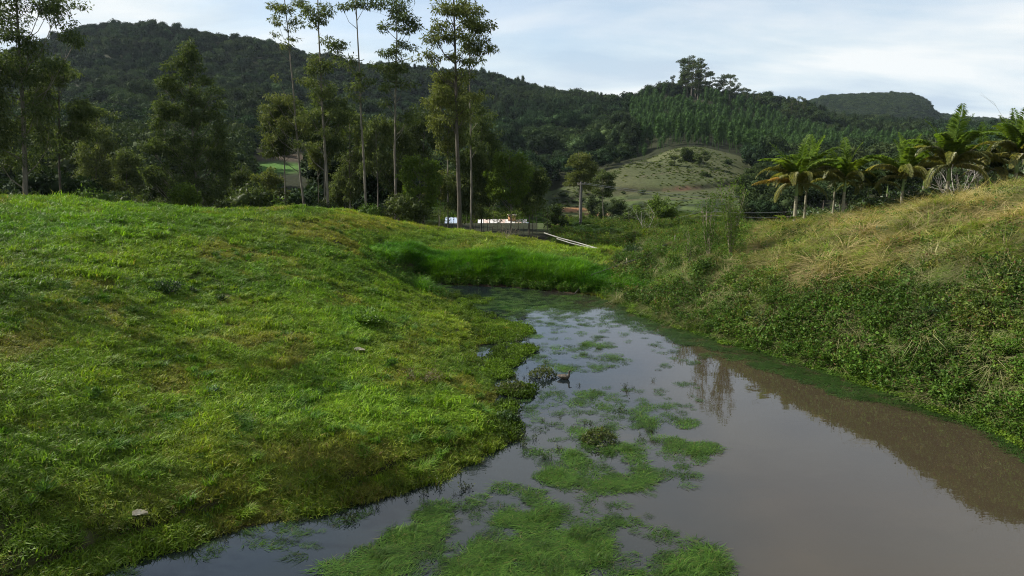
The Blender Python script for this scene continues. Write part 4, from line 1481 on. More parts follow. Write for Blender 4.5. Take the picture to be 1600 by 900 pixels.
# --- the sparse tall row
tall(482, -30, 438, 84, [(428, 8, 13, 8), (447, 12, 12, 8), (462, 32, 12, 7), (432, 32, 10, 6), (468, 2, 10, 10), (425, 52, 7, 4), (456, 60, 8, 3), (430, 118, 7, 4), (452, 72, 10, 4), (430, 155, 10, 6), (445, 150, 14, 8),
                         (420, 170, 10, 6), (455, 190, 16, 9), (470, 180, 12, 7), (436, 195, 12, 7), (480, 198, 10, 7), (418, 215, 10, 8), (410, 180, 9, 6)],
     'leftmost thin bare-stemmed eucalyptus of the tall row, small tuft at its top', .13, 405)
tall(516, -40, 490, 80, [(494, 25, 16, 12), (505, 10, 12, 10), (480, 15, 10, 8), (500, 36, 10, 6), (520, 65, 16, 8), (530, 75, 12, 6), (525, 85, 10, 6), (492, 92, 14, 10), (505, 110, 14, 10), (485, 108, 10, 8), (515, 140, 14, 8), (490, 130, 14, 8), (500, 150, 16, 8),
                         (475, 128, 10, 6), (485, 180, 14, 9), (520, 175, 12, 8), (505, 205, 12, 8), (470, 225, 12, 8), (498, 228, 8, 6)],
     'pale-trunked tall eucalyptus with leafy patches down its stem, second of the row', .17, 406)
tall(573, -40, 553, 78, [(552, 5, 14, 6), (570, 8, 10, 6), (535, 10, 8, 5), (565, -8, 14, 8), (545, 100, 12, 7), (560, 115, 10, 6), (573, 128, 12, 8), (555, 135, 12, 7), (548, 90, 8, 5), (563, 150, 10, 6)],
     'thin straight almost branchless eucalyptus running out of the top of the picture', .14, 407)
tall(618, -20, 616, 80, [(600, 8, 18, 9), (630, 5, 20, 10), (612, 25, 20, 9), (645, 30, 14, 8), (600, 40, 12, 7), (650, 38, 10, 8), (628, 45, 14, 7), (632, 68, 13, 7), (620, 78, 12, 6), (600, 85, 14, 9), (610, 100, 16, 8), (595, 105, 12, 8), (625, 110, 14, 8),
                         (612, 122, 16, 8), (632, 130, 14, 7), (640, 178, 13, 7), (635, 190, 10, 6), (605, 135, 12, 7), (602, 160, 10, 6)],
     'tall eucalyptus with layered dark foliage platforms, fourth of the row', .15, 408)
tall(718, -30, 712, 74, [(715, 5, 20, 14), (735, 15, 18, 12), (700, 18, 14, 10), (690, 40, 14, 8), (674, 52, 14, 12), (685, 62, 10, 8), (755, 62, 18, 12), (765, 72, 10, 8), (745, 50, 14, 10), (748, 78, 10, 7), (722, 40, 18, 12), (708, 60, 12, 10), (730, 70, 12, 10),
                         (712, 85, 12, 8), (725, 95, 14, 7), (668, 88, 12, 6), (680, 92, 12, 6), (668, 85, 8, 6), (705, 118, 10, 7), (725, 120, 12, 6), (700, 150, 16, 10), (722, 155, 16, 9), (685, 160, 10, 8), (738, 150, 12, 8), (700, 185, 14, 8),
                         (725, 180, 14, 8), (712, 170, 16, 9), (690, 140, 12, 8)],
     'biggest dark-trunked eucalyptus with wide heavy crown left of the farm roofs', .24, 409, per=85, barkmat=M_barkd)
tall(736, 10, 734, 80, [(734, 25, 16, 10), (748, 40, 14, 10), (728, 60, 12, 8), (742, 90, 12, 7), (735, 75, 10, 7), (755, 148, 10, 6), (742, 165, 14, 8), (755, 175, 12, 7), (738, 210, 12, 8), (748, 225, 12, 8)],
     'pale slim eucalyptus standing just behind the biggest trunk', .12, 410)
# --- leafy trees filling the gaps between the bare stems
GF = 'leafy trees between the tall bare stems'
for (px, pt, Y, w, y0, y1, n_, lab, sd_) in [(446, 150, 92, 34, 158, 236, 34, 'leafy olive eucalyptus left of the leftmost tall stem', 481), (508, 130, 90, 30, 140, 235, 34, 'leafy eucalyptus crown around the pale second stem', 482),
                                            (548, 170, 94, 24, 180, 300, 26, 'dark leafy tree between the second and third tall stems', 483), (622, 190, 92, 24, 200, 300, 28, 'dark leafy tree just right of the fourth tall stem', 484),
                                            (700, 110, 88, 28, 120, 235, 36, 'leafy eucalyptus left of the biggest trunk', 485), (752, 180, 92, 24, 190, 290, 28, 'olive leafy tree right of the biggest trunk', 486),
                                            (378, 262, 98, 16, 268, 315, 18, 'small dark tree between the conical eucalyptus and the bright green field', 487), (150, 180, 95, 26, 190, 300, 28, 'grey-green leafy tree right of the left-edge trees', 488),
                                            (200, 235, 98, 26, 240, 315, 26, 'low rounded tree between the left-edge trees and the conical eucalyptus', 489), (662, 175, 100, 22, 182, 245, 20, 'thin-crowned eucalyptus behind the bright round tree', 490)]:
    tall(px, pt, px, Y, cloud(sd_, px, w, y0, y1, n_, 12, 9, 'oval'), lab, .10, sd_, 'leafy_eucalyptus', GF, per=62, leafmat=[M_euc, M_dark, M_euc][sd_ % 3])
# --- middle row of shorter trees
GM = 'young trees behind the lawn'
tall(592, 185, 588, 84, cloud(431, 588, 18, 190, 262, 22, 8, 8, 'col') + [(586, 195, 9, 8)], 'slender grey-green young eucalyptus left of the round bright tree', .07, 431, 'young_tree', GM, per=120)
tall(656, 243, 656, 78, cloud(432, 657, 27, 250, 318, 46, 8, 7, 'round'), 'bright green round-crowned young tree at the edge of the lawn', .07, 432, 'young_tree', GM, leafmat=M_young, per=130, ll=.26, lw=.12)
tall(738, 235, 738, 88, cloud(433, 735, 26, 238, 335, 44, 10, 9, 'round'), 'pale feathery young eucalyptus right behind the biggest trunk', .08, 433, 'young_tree', GM, per=120)
tall(798, 234, 795, 86, cloud(434, 795, 25, 240, 310, 34, 9, 8, 'round'), 'olive young tree with a pointed crown left of the pole', .08, 434, 'young_tree', GM, leafmat=M_young, per=110)
tall(826, 252, 824, 90, cloud(435, 826, 22, 262, 325, 26, 9, 8, 'round'), 'dark olive young tree, rightmost of the row above the farm roofs', .07, 435, 'young_tree', GM, per=110)
tall(416, 270, 418, 95, cloud(436, 418, 22, 275, 318, 18, 9, 7, 'round'), 'small round young tree below the bright green field', .06, 436, 'young_tree', GM, per=110)
tall(284, 288, 284, 74, cloud(437, 284, 20, 292, 332, 26, 8, 7, 'round'), 'small bright bushy tree at the foot of the broad conical eucalyptus', .06, 437, 'young_tree', GM, leafmat=M_young, per=120, ll=.24, lw=.12)
tall(385, 288, 386, 82, cloud(438, 386, 20, 292, 330, 22, 8, 7, 'round'), 'dark low tree right of the broad conical eucalyptus', .06, 438, 'young_tree', GM, leafmat=M_dark, per=110, ll=.26, lw=.13)
tall(250, 280, 250, 86, cloud(439, 250, 18, 284, 325, 22, 8, 7, 'round'), 'narrow dark tree left of the broad conical eucalyptus', .06, 439, 'young_tree', GM, leafmat=M_dark, per=110, ll=.26, lw=.13)
tall(497, 240, 497, 98, cloud(440, 497, 14, 222, 262, 12, 8, 7, 'round'), 'thin young eucalyptus between the first two tall stems', .05, 440, 'young_tree', GM, per=110)
tall(870, 320, 870, 100, cloud(441, 868, 12, 324, 372, 20, 7, 7, 'round'), 'dark small round tree right beside the blue sloping roof', .07, 441, 'young_tree', GM, leafmat=M_dark, per=110, ll=.26, lw=.13)
tall(686, 268, 686, 96, cloud(442, 686, 16, 270, 310, 16, 8, 7, 'round'), 'small grey-green tree between the bright round tree and the biggest trunk', .05, 442, 'young_tree', GM, per=110)
tall(540, 262, 538, 96, cloud(443, 538, 18, 268, 318, 16, 8, 7, 'round'), 'small grey-green tree between the second and third tall stems', .05, 443, 'young_tree', GM, per=110)
tall(765, 262, 765, 98, cloud(444, 765, 16, 268, 320, 16, 8, 7, 'round'), 'thin dark tree between the pale feathery tree and the pointed olive tree', .05, 444, 'young_tree', GM, leafmat=M_dark, per=110, ll=.26, lw=.12)

# understorey of the slope behind the lawn: every bush a thing
GB = 'bushes on the slope behind the lawn'
bush_roots = []
for i in range(5):
    g = np.random.default_rng(500 + i)
    root = empty('slope_bush', (0, 0, -500), 'x', 'bush', GB)
    cl = broad_clumps(500 + i, R=2.2, Ht=4.2, n=7, flat=.9)
    m = MB(); lump_core(m, cl, .6, i)
    v, f = clump_leaves(cl, 150, .30, .16, 500 + i, droop=.3, shell=.5); m.add(v, f)
    m.build('crown', [M_dark, M_young, M_dark, M_young, M_dark][i], root)
    t = MB()
    for q in range(3): t.tube([(0, 0, -1), (g.normal(0, .4), g.normal(0, .4), 1.6), (g.normal(0, .9), g.normal(0, .9), 3.2)], [.09, .06, .02], 4)
    t.build('stems', M_barkd, root)
    bush_roots.append(root)
BL = 'leafy bush half hidden behind the crest of the left lawn'
first = [True] * 5
for k in range(135):
    px = random.uniform(-40, 850); Y = random.uniform(72, 128)
    if 660 < px < 865 and Y < 118: continue
    x, y, _ = at_depth(px, 330, Y)
    z = Hs(x, y); pyg = float(project(x, y, z)[1])
    s = random.uniform(.6, 1.25) * (1.15 if px < 460 else .9)
    j = random.choice([0, 0, 1, 2, 3, 4]) 
    light = j in (1, 3)
    lb = 'light green leafy bush behind the crest of the left lawn' if light else 'dark leafy bush half hidden behind the crest of the left lawn'
    gb_ = 'light green bushes on the slope behind the lawn' if light else 'dark bushes on the slope behind the lawn'
    if first[j]:
        first[j] = False; bush_roots[j].location = (x, y, z - .3); bush_roots[j].scale = (s,) * 3; bush_roots[j]['label'] = lb; bush_roots[j]['group'] = gb_
    else:
        copy_tree(bush_roots[j], (x, y, z - .3), random.random() * 6.28, s, lb, gb_)


# ------------------------------------------------------------------ trees of the valley, the pasture and the ridge
GV = 'trees of the pasture and the valley'
tall(906, 238, 905, 132, cloud(451, 905, 18, 244, 290, 26, 8, 7, 'round'), 'round-crowned eucalyptus whose crown shows above the utility pole', .10, 451, 'pasture_tree', GV, per=110)
tall(943, 262, 941, 150, cloud(452, 942, 14, 268, 305, 14, 8, 5, 'round'), 'thin flat-topped eucalyptus right of the utility pole', .09, 452, 'pasture_tree', GV, per=110)
tall(926, 303, 926, 185, cloud(453, 926, 5.5, 307, 345, 12, 5, 6, 'oval'), 'narrow dark pasture tree beside the orange soil cut', .08, 453, 'pasture_tree', GV, leafmat=M_dark, per=110)
tall(942, 318, 942, 180, cloud(454, 942, 4.5, 322, 350, 10, 4.5, 6, 'oval'), 'small column-like dark tree, middle of the three in the valley', .08, 454, 'pasture_tree', GV, leafmat=M_dark, per=110)
tall(964, 312, 964, 185, cloud(455, 964, 6.5, 316, 342, 12, 6, 6, 'oval'), 'rounded dark tree, rightmost of the three in the valley', .08, 455, 'pasture_tree', GV, leafmat=M_dark, per=110)
tall(1020, 308, 1020, 112, cloud(456, 1018, 32, 318, 374, 44, 10, 8, 'round'), 'wide leafy tree in the valley right of the utility pole', .10, 456, 'pasture_tree', GV, leafmat=M_young, per=100, ll=.26, lw=.13)
tall(985, 330, 985, 104, cloud(457, 985, 18, 338, 384, 24, 9, 7, 'round'), 'low dark bushy tree left of the wide leafy valley tree', .08, 457, 'pasture_tree', GV, leafmat=M_dark, per=110, ll=.26, lw=.13)
tall(1073, 234, 1073, 295, cloud(458, 1073, 7, 238, 268, 16, 5, 5, 'round'), 'dense dark tree standing on the open pasture knoll', .14, 458, 'pasture_tree', GV, leafmat=M_dark, per=90, ll=.5, lw=.28)
tall(1054, 240, 1054, 285, cloud(459, 1054, 9, 243, 262, 7, 3.6, 2.2, 'round'), 'sparse tall thin-stemmed tree left of the dense knoll tree', .12, 459, 'pasture_tree', GV, per=80, ll=.45, lw=.2)
tall(1099, 234, 1098, 288, cloud(460, 1098, 10, 237, 256, 7, 4, 2.4, 'round'), 'sparse tall thin-stemmed tree right of the dense knoll tree', .12, 460, 'pasture_tree', GV, per=80, ll=.45, lw=.2)
tall(1137, 249, 1137, 300, cloud(461, 1137, 5, 250, 271, 10, 2.6, 3, 'cone'), 'small cone-shaped tree near the right end of the knoll', .1, 461, 'pasture_tree', GV, leafmat=M_dark, per=90, ll=.45, lw=.25)
tall(1043, 270, 1043, 275, cloud(462, 1043, 3.6, 272, 288, 8, 3.2, 3, 'oval'), 'small dark bush-like tree just above the terrace cut', .08, 462, 'pasture_tree', GV, leafmat=M_dark, per=90, ll=.45, lw=.25)
tall(1097, 268, 1097, 272, cloud(463, 1097, 8, 272, 290, 12, 5, 4, 'round'), 'dark pair of bushy crowns on the terrace cut', .1, 463, 'pasture_tree', GV, leafmat=M_dark, per=90, ll=.45, lw=.25)
tall(1084, 270, 1084, 276, cloud(464, 1084, 4, 273, 288, 8, 3.4, 3, 'oval'), 'small dark tree left of the bushy pair on the cut', .08, 464, 'pasture_tree', GV, leafmat=M_dark, per=90, ll=.45, lw=.25)
for i, (px, pt, Y, w) in enumerate([(1185, 258, 205, 16), (1172, 275, 190, 12), (1200, 270, 190, 16), (1180, 300, 165, 14), (1205, 305, 160, 14), (1168, 318, 150, 10)]):
    tall(px, pt, px, Y, cloud(470 + i, px, w, pt + 4, pt + 46, 22, 8, 7, 'round'), 'dark leafy tree in the gap between the pasture and the leftmost palm', .12, 470 + i, 'pasture_tree', 'dark trees left of the palms', leafmat=M_dark, per=80, ll=.4, lw=.22)

# emergent eucalyptus on the ridge: built from four forms
GR = 'tall eucalyptus standing above the ridge'
umb_roots = []
for i in range(4):
    g = np.random.default_rng(700 + i)
    Ht = 30.0
    root = empty('ridge_eucalyptus', (0, 0, -500), 'x', 'tree', GR)
    t = MB(); b = MB()
    ax = np.array([(0, 0, -3), (g.normal(0, .4), 0, 10), (g.normal(0, .6), g.normal(0, .5), 20), (g.normal(0, .8), 0, 29)])
    t.tube(ax, [.42, .33, .22, .06], 5, False)
    cl = []
    for k in range(26):
        a = g.random() * 6.28; h = g.uniform(.34, 1.0)
        q = (4.6 if h > .6 else 3.2) * g.uniform(.25, 1) * (1.15 - .55 * max(0, h - .7) / .3)
        r = g.uniform(1.0, 2.0)
        c = (q * math.cos(a), q * math.sin(a), Ht * h)
        cl.append((*c, r, r, r * .55))
        b.tube([(0, 0, Ht * (h - .12)), (c[0] * .55, c[1] * .55, Ht * (h - .05)), (c[0], c[1], c[2] - .2)], [.12, .08, .03], 3, False)
    t.build('trunk', M_bark, root); b.build('branches', M_bark, root)
    m = MB(); v, f = clump_leaves(cl, 70, .75, .42, 700 + i, droop=.1, shell=.3); m.add(v, f)
    m.build('crown', M_dark, root)
    umb_roots.append(root)
ridge_px = [(1040, 127, 5), (1032, 133, 4), (1050, 118, 5), (1066, 92, 9), (1073, 87, 9), (1080, 94, 9), (1087, 92, 9), (1094, 100, 8), (1101, 108, 8), (1070, 108, 7), (1090, 115, 7), (1108, 112, 7), (1110, 132, 6),
            (1124, 118, 8), (1131, 116, 8), (1139, 117, 8), (1146, 122, 7), (1152, 130, 6), (1160, 137, 6), (1167, 139, 6), (1175, 142, 6), (1183, 146, 5), (1060, 125, 6), (1118, 130, 6), (1244, 150, 5), (1236, 153, 4), (1253, 152, 4)]
usedr = set()
for k, (px, pt, w) in enumerate(ridge_px):
    Y = 622 + (k * 37) % 46
    (bx, by, bz), h = tree_px(px, pt, Y)
    h = max(h, 12); s = h / 30.0
    lab = ('tall clumpy-crowned eucalyptus of the highest group above the ridge' if px < 1115 else 'tall clumpy-crowned eucalyptus of the lower group on the ridge right of the highest ones' if px < 1190
           else 'small eucalyptus on the skyline left of the flat-topped mountain')
    grp = GR if px < 1115 else 'eucalyptus of the lower ridge group' if px < 1190 else 'eucalyptus left of the flat-topped mountain'
    j = k % 4; sx = s * (.85 + w * .06)
    if j not in usedr:
        usedr.add(j); r0 = umb_roots[j]; r0.location = (bx, by, bz); r0.scale = (sx, sx, s); r0['label'] = lab; r0['group'] = grp
    else:
        copy_tree(umb_roots[j], (bx, by, bz), random.random() * 6.28, (sx, sx, s), lab, grp)

# bushes on the pasture
pb = empty('pasture_bush', (0, 0, -500), 'x', 'bush', 'low bushes on the valley pasture')
m = forest_mesh(251, 'shrub', None); m.build('crown', M_dark, pb)
t = MB(); t.tube([(0, 0, -.6), (0, 0, .6), (.2, .1, 1.4)], [.1, .07, .03], 4); t.build('stem', M_barkd, pb)
fst = True
spots = []
for k in range(420):
    px = random.uniform(868, 1190); Y = random.uniform(112, 262)
    x = at_depth(px, 330, Y)[0]; z = Hs(x, Y); pyg = float(project(x, Y, z)[1])
    if pyg < 303 or pyg > 388: continue
    if float(fbm(np.array([x * .04]), np.array([Y * .04]), 150, 3)[0]) < .50: continue
    if abs(px - 893) < 26 and abs(pyg - 330) < 10: continue
    spots.append((x, Y, z))
spots = spots[:120]
for k in range(16):
    px = random.uniform(900, 1150); Y = random.uniform(275, 325); x = at_depth(px, 280, Y)[0]; z = Hs(x, Y)
    spots.append((x, Y, z))
for k, (x, Y, z) in enumerate(spots):
    s = random.uniform(.35, .95) * (.55 if Y > 270 else 1)
    lab = 'low dark bush on the grassy slope below the terrace cut' if Y < 270 else 'tiny dark bush on the open pasture knoll above the terrace cut'
    grp = 'low bushes on the valley pasture' if Y < 270 else 'tiny bushes on the pasture knoll'
    if fst:
        fst = False; pb.location = (x, Y, z - .2); pb.scale = (s * 1.4, s * 1.4, s); pb['label'] = lab; pb['group'] = grp
    else:
        copy_tree(pb, (x, Y, z - .2), random.random() * 6.28, (s * random.uniform(1, 1.8), s * 1.3, s), lab, grp)


# ------------------------------------------------------------------ palms
def frond_mesh(name, Ln, e0, bend, mat, seed, ll=.52, droop=.35, npair=58, twist=0.0, fold=0.5):
    """feather leaf: arched rachis along +X with two rows of leaflets"""
    g = np.random.default_rng(seed)
    m = MB()
    n = 12
    t = np.linspace(0, 1, n)
    ang = e0 - bend * t ** 1.3
    ds = Ln / (n - 1)
    X = np.r_[0, np.cumsum(np.cos(ang[:-1]) * ds)]; Z = np.r_[0, np.cumsum(np.sin(ang[:-1]) * ds)]
    Yv = twist * t ** 2 * Ln
    P = np.c_[X, Yv, Z]
    m.tube(P, .030 * (1 - t * .85), 4, False)
    tl = np.repeat(np.linspace(.10, .99, npair), 2) + g.normal(0, .004, npair * 2)
    side = np.tile([1.0, -1.0], npair)
    B = np.stack([np.interp(tl, t, P[:, i]) for i in range(3)], 1)
    a = np.interp(tl, t, ang)
    T = np.c_[np.cos(a), np.zeros(len(a)), np.sin(a)]
    U = np.c_[-np.sin(a), np.zeros(len(a)), np.cos(a)]
    S = np.c_[np.zeros(len(a)), side, np.zeros(len(a))]
    L_ = ll * (np.sin(np.pi * np.clip(tl * .9 + .08, 0, 1)) ** .6) * g.uniform(.82, 1.12, len(a)) * np.where(g.random(len(a)) < .05, .4, 1)
    d0 = S * .85 + T * (.45 + .5 * tl[:, None]) + U * fold * g.uniform(.3, 1.2, (len(a), 1))
    d0 /= np.linalg.norm(d0, axis=1)[:, None]
    mid = B + d0 * (L_ * .5)[:, None]
    d1 = d0 + np.array([0, 0, -1]) * (droop * g.uniform(.5, 1.6, (len(a), 1))) * 1.6
    d1 /= np.linalg.norm(d1, axis=1)[:, None]
    tip = mid + d1 * (L_ * .55)[:, None]
    w = .020
    W = np.cross(d0, U); W /= np.linalg.norm(W, axis=1)[:, None] + 1e-9
    v = np.stack([B, mid + W * w, tip, mid - W * w], 1).reshape(-1, 3)
    i = np.arange(len(a)) * 4
    m.add(v, np.concatenate([np.stack([i, i + 1, i + 2], 1), np.stack([i, i + 2, i + 3], 1)]))
    return m.mesh(name, mat)


R_ = math.radians
FR = {
    'up': [frond_mesh('frond', 3.3, R_(82), R_(34), M_palm, 800 + i, droop=.25, fold=.5) for i in range(2)],
    'mid': [frond_mesh('frond', 3.3, R_(70), R_(92), M_palm, 810 + i, droop=.6, fold=.3) for i in range(3)],
    'out': [frond_mesh('frond', 3.3, R_(52), R_(128), M_palm2, 820 + i, droop=1.0, fold=.1) for i in range(3)],
    'low': [frond_mesh('frond', 2.8, R_(22), R_(105), M_palm2, 830 + i, droop=1.2, fold=.0) for i in range(3)],
    'yellow': [frond_mesh('frond', 2.8, R_(20), R_(50), M_palmy, 840 + i, droop=1.0, fold=.0) for i in range(2)],
    'dark': [frond_mesh('frond', 3.3, R_(62), R_(110), M_palmd, 850 + i, droop=.8, fold=.2) for i in range(3)],
    'spear': [frond_mesh('frond', 2.8, R_(87), R_(10), M_palm, 860, droop=.02, fold=.5, ll=.62, npair=80)],
}


def palm(px, Y, py_crown, label, seed, fr, scale=1.0, trunk_r=.13, lean=0.0, group='king palms at the end of the right bank', shaft=True, py_base=None):
    g = np.random.default_rng(seed)
    scale = scale * 1.14 if shaft else scale
    trunk_r *= .8
    py_crown = py_crown - 9 if shaft else py_crown
    x = at_depth(px, 350, Y)[0]; z = Hs(x, Y)
    hz = at_depth(px, py_crown, Y)[2] - z
    hz = max(hz, .3)
    root = empty('palm_tree', (x, Y, z), label, 'palm', group)
    sh = .85 * scale if shaft else 0
    t = MB()
    hh = np.linspace(-.4, max(hz - sh, .1), 14)
    q = np.clip(hh / max(hz, .1), 0, 1)
    rings = trunk_r * (1.25 - .35 * q) * (1 + .04 * np.sin(np.arange(14) * 2.5))
    t.tube(np.c_[lean * q, q * 0, hh], rings, 9)
    t.build('trunk', M_palmt, root, True)
    top = Vector((lean, 0, hz))
    if shaft:
        c = MB(); hs = np.linspace(hz - sh, hz + .12, 7)
        c.tube(np.c_[np.full(7, lean), np.zeros(7), hs], trunk_r * np.array([.95, 1.12, 1.1, 1.0, .85, .7, .35]), 9)
        c.build('crownshaft', M_shaft, root, True)
    k = 0
    for kind, az, sc in fr:
        me = FR[kind][int(g.integers(0, len(FR[kind])))]
        f = obj('frond', me, root, top + Vector((0, 0, g.uniform(-.1, .08))))
        f.rotation_euler = (g.normal(0, .12), g.normal(0, .10), math.radians(az + g.normal(0, 5)))
        s = sc * scale * g.uniform(.9, 1.08)
        f.scale = (s, s, s)
        if kind == 'yellow': f['label'] = 'withering yellow-brown frond'
        k += 1
    return root


def crown(seed, ups=2, mids=6, outs=5, lows=3, extra=()):
    ups += 1; mids += 3; outs += 3
    g = np.random.default_rng(seed); o = []
    for n_, kd in ((ups, 'up'), (mids, 'mid'), (outs, 'out'), (lows, 'low')):
        a0 = g.random() * 360
        for i in range(n_):
            o.append((kd, a0 + 360 * i / max(n_, 1) + g.normal(0, 14), g.uniform(.88, 1.1)))
    return o + list(extra)


palm(1241, 55, 296, 'leftmost palm with pale ringed trunk and two yellow hanging fronds', 901, crown(901, 2, 7, 6, 3, [('yellow', 178, 1.05), ('yellow', 205, .9)]), 1.02, .16)
palm(1256, 57, 288, 'dark-trunked palm close behind the leftmost pale-trunked palm', 902, crown(902, 2, 6, 5, 4), 1.0, .11)
palm(1315, 55, 292, 'second front palm with ringed trunk and light green arching crown', 903, crown(903, 3, 6, 4, 2, [('up', 60, 1.1)]), .86, .14)
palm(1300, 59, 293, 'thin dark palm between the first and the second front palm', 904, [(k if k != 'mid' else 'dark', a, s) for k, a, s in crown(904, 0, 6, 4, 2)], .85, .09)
palm(1405, 55, 288, 'upright young palm with a fan of stiff rising fronds', 905, crown(905, 5, 4, 4, 2, [('spear', 0, .9)]), 1.0, .12)
palm(1474, 53, 268, 'large palm with a pale folded spear leaf and heavy dark crown', 906, crown(906, 3, 7, 5, 5, [('spear', 0, 1.15)]), 1.18, .15)
palm(1578, 52, 256, 'palm near the right edge with one tall upright feathered frond', 907, crown(907, 1, 6, 5, 5, [('spear', 0, .95), ('up', 100, 1.0)]), 1.12, .14)
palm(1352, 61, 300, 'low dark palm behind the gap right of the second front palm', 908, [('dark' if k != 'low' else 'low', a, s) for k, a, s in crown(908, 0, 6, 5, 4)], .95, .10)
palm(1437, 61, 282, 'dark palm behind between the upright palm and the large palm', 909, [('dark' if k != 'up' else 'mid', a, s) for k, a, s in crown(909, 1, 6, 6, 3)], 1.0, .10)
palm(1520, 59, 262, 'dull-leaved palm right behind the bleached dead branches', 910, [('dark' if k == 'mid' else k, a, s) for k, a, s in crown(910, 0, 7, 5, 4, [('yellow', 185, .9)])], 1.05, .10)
palm(1625, 56, 246, 'palm cut off by the right edge of the picture', 911, crown(911, 1, 6, 6, 5), 1.1, .12)
palm(1230, 53, 352, 'small stemless palm seedling at the foot of the leftmost palm', 912, [('mid', a, .42) for a in (10, 80, 150, 215, 290)] + [('out', a, .42) for a in (40, 180, 250)], 1, .05, shaft=False)
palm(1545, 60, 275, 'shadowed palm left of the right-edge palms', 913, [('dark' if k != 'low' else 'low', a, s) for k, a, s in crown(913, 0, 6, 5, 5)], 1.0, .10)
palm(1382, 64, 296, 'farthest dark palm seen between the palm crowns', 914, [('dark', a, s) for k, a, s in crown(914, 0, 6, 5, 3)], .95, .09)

# dark thicket under and behind the palms
GT = 'shady bushes under the palms'
th_first = True
th = empty('thicket_bush', (0, 0, -500), 'shady dark bush in the thicket under the palms', 'bush', GT)
cl = broad_clumps(930, R=1.7, Ht=3.0, n=7, flat=1.0)
m = MB(); lump_core(m, cl, .6, 3); v, f = clump_leaves(cl, 170, .26, .12, 930, droop=.3, shell=.5); m.add(v, f); m.build('crown', M_palmd, th)
t = MB()
for q in range(4): t.tube([(0, 0, -.5), (random.gauss(0, .3), random.gauss(0, .3), 1.1), (random.gauss(0, .7), random.gauss(0, .7), 2.2)], [.05, .035, .015], 4)
t.build('stems', M_barkd, th)
for k in range(34):
    px = 1262 + k * 11 + random.uniform(-8, 8); Y = random.uniform(60, 68)
    x = at_depth(px, 340, Y)[0]; z = Hs(x, Y); s = random.uniform(.75, 1.2)
    if th_first:
        th_first = False; th.location = (x, Y, z - .2)
    else:
        copy_tree(th, (x, Y, z - .2), random.random() * 6.28, (s, s, s * random.uniform(.8, 1.15)))


# ------------------------------------------------------------------ bare branches, tall shrubs, single plants
def branch_thing(name, base, label, cat, seed, height, spread, n=7, mat=None, r=.035, depth=3, leafmat=None, ln=.0, up=1.0, leaf_l=.10, per_leaf=5):
    g = np.random.default_rng(seed)
    root = empty(name, base, label, cat)
    m = MB(); Lc, Ld = [], []

    def grow(p, d, length, rad, lv):
        k = 4
        pts = [p]
        for i in range(k):
            d = d + g.normal(0, .16, 3) + np.array([0, 0, .05 * up]); d /= np.linalg.norm(d)
            pts.append(pts[-1] + d * length / k)
        m.tube(pts, np.linspace(rad, rad * .45, k + 1), 4 if lv == 0 else 3, False)
        if leafmat is not None:
            for q in pts[1:]:
                for _ in range(per_leaf):
                    Lc.append(q + g.normal(0, .09, 3)); Ld.append(g.normal(0, 1, 3) + d * .4)
        if lv < depth:
            for _ in range(3 if lv else 4):
                i = int(g.integers(1, k + 1))
                dd = d + g.normal(0, .55, 3); dd[2] = abs(dd[2]) * .8 if up > 0 else dd[2]; dd /= np.linalg.norm(dd)
                grow(pts[i], dd, length * g.uniform(.45, .7), rad * .5, lv + 1)
    for i in range(n):
        a = g.random() * 6.28
        d = np.array([math.cos(a) * spread, math.sin(a) * spread, 1.0]); d /= np.linalg.norm(d)
        grow(np.array([g.normal(0, .08), g.normal(0, .08), -.1]), d, height * g.uniform(.45, .7), r, 0)
    m.build('branches', mat or M_grey, root)
    if leafmat is not None:
        v, f = leaves(np.array(Lc), np.array(Ld), leaf_l, leaf_l * .5, seed)
        l = MB(); l.add(v, f); l.build('leaves', leafmat, root)
    return root


def gpt(px, Y, py_guess=340):
    x = at_depth(px, py_guess, Y)[0]
    z = Hs(x, Y); py = float(project(x, Y, z)[1]); x = at_depth(px, py, Y)[0]
    return (x, Y, Hs(x, Y))


branch_thing('dead_tree', gpt(1487, 57), 'bleached leafless tree with tangled grey branches among the palms', 'dead tree', 951, 6.0, .55, 6, M_grey, .06, 3)
branch_thing('bare_tree', gpt(1585, 60), 'thin leafless twigs rising against the sky at the right edge', 'bare tree', 952, 8.6, .25, 3, M_grey, .04, 2)
branch_thing('bare_bush', gpt(792, 64), 'dry leafless twiggy bush on the grass above the dam', 'bush', 953, 2.6, .9, 9, M_twig, .018, 2)
branch_thing('bare_bush', gpt(1010, 92), 'pale branched bare shrub behind the end of the dam', 'bush', 954, 4.5, .5, 4, M_grey, .03, 2)


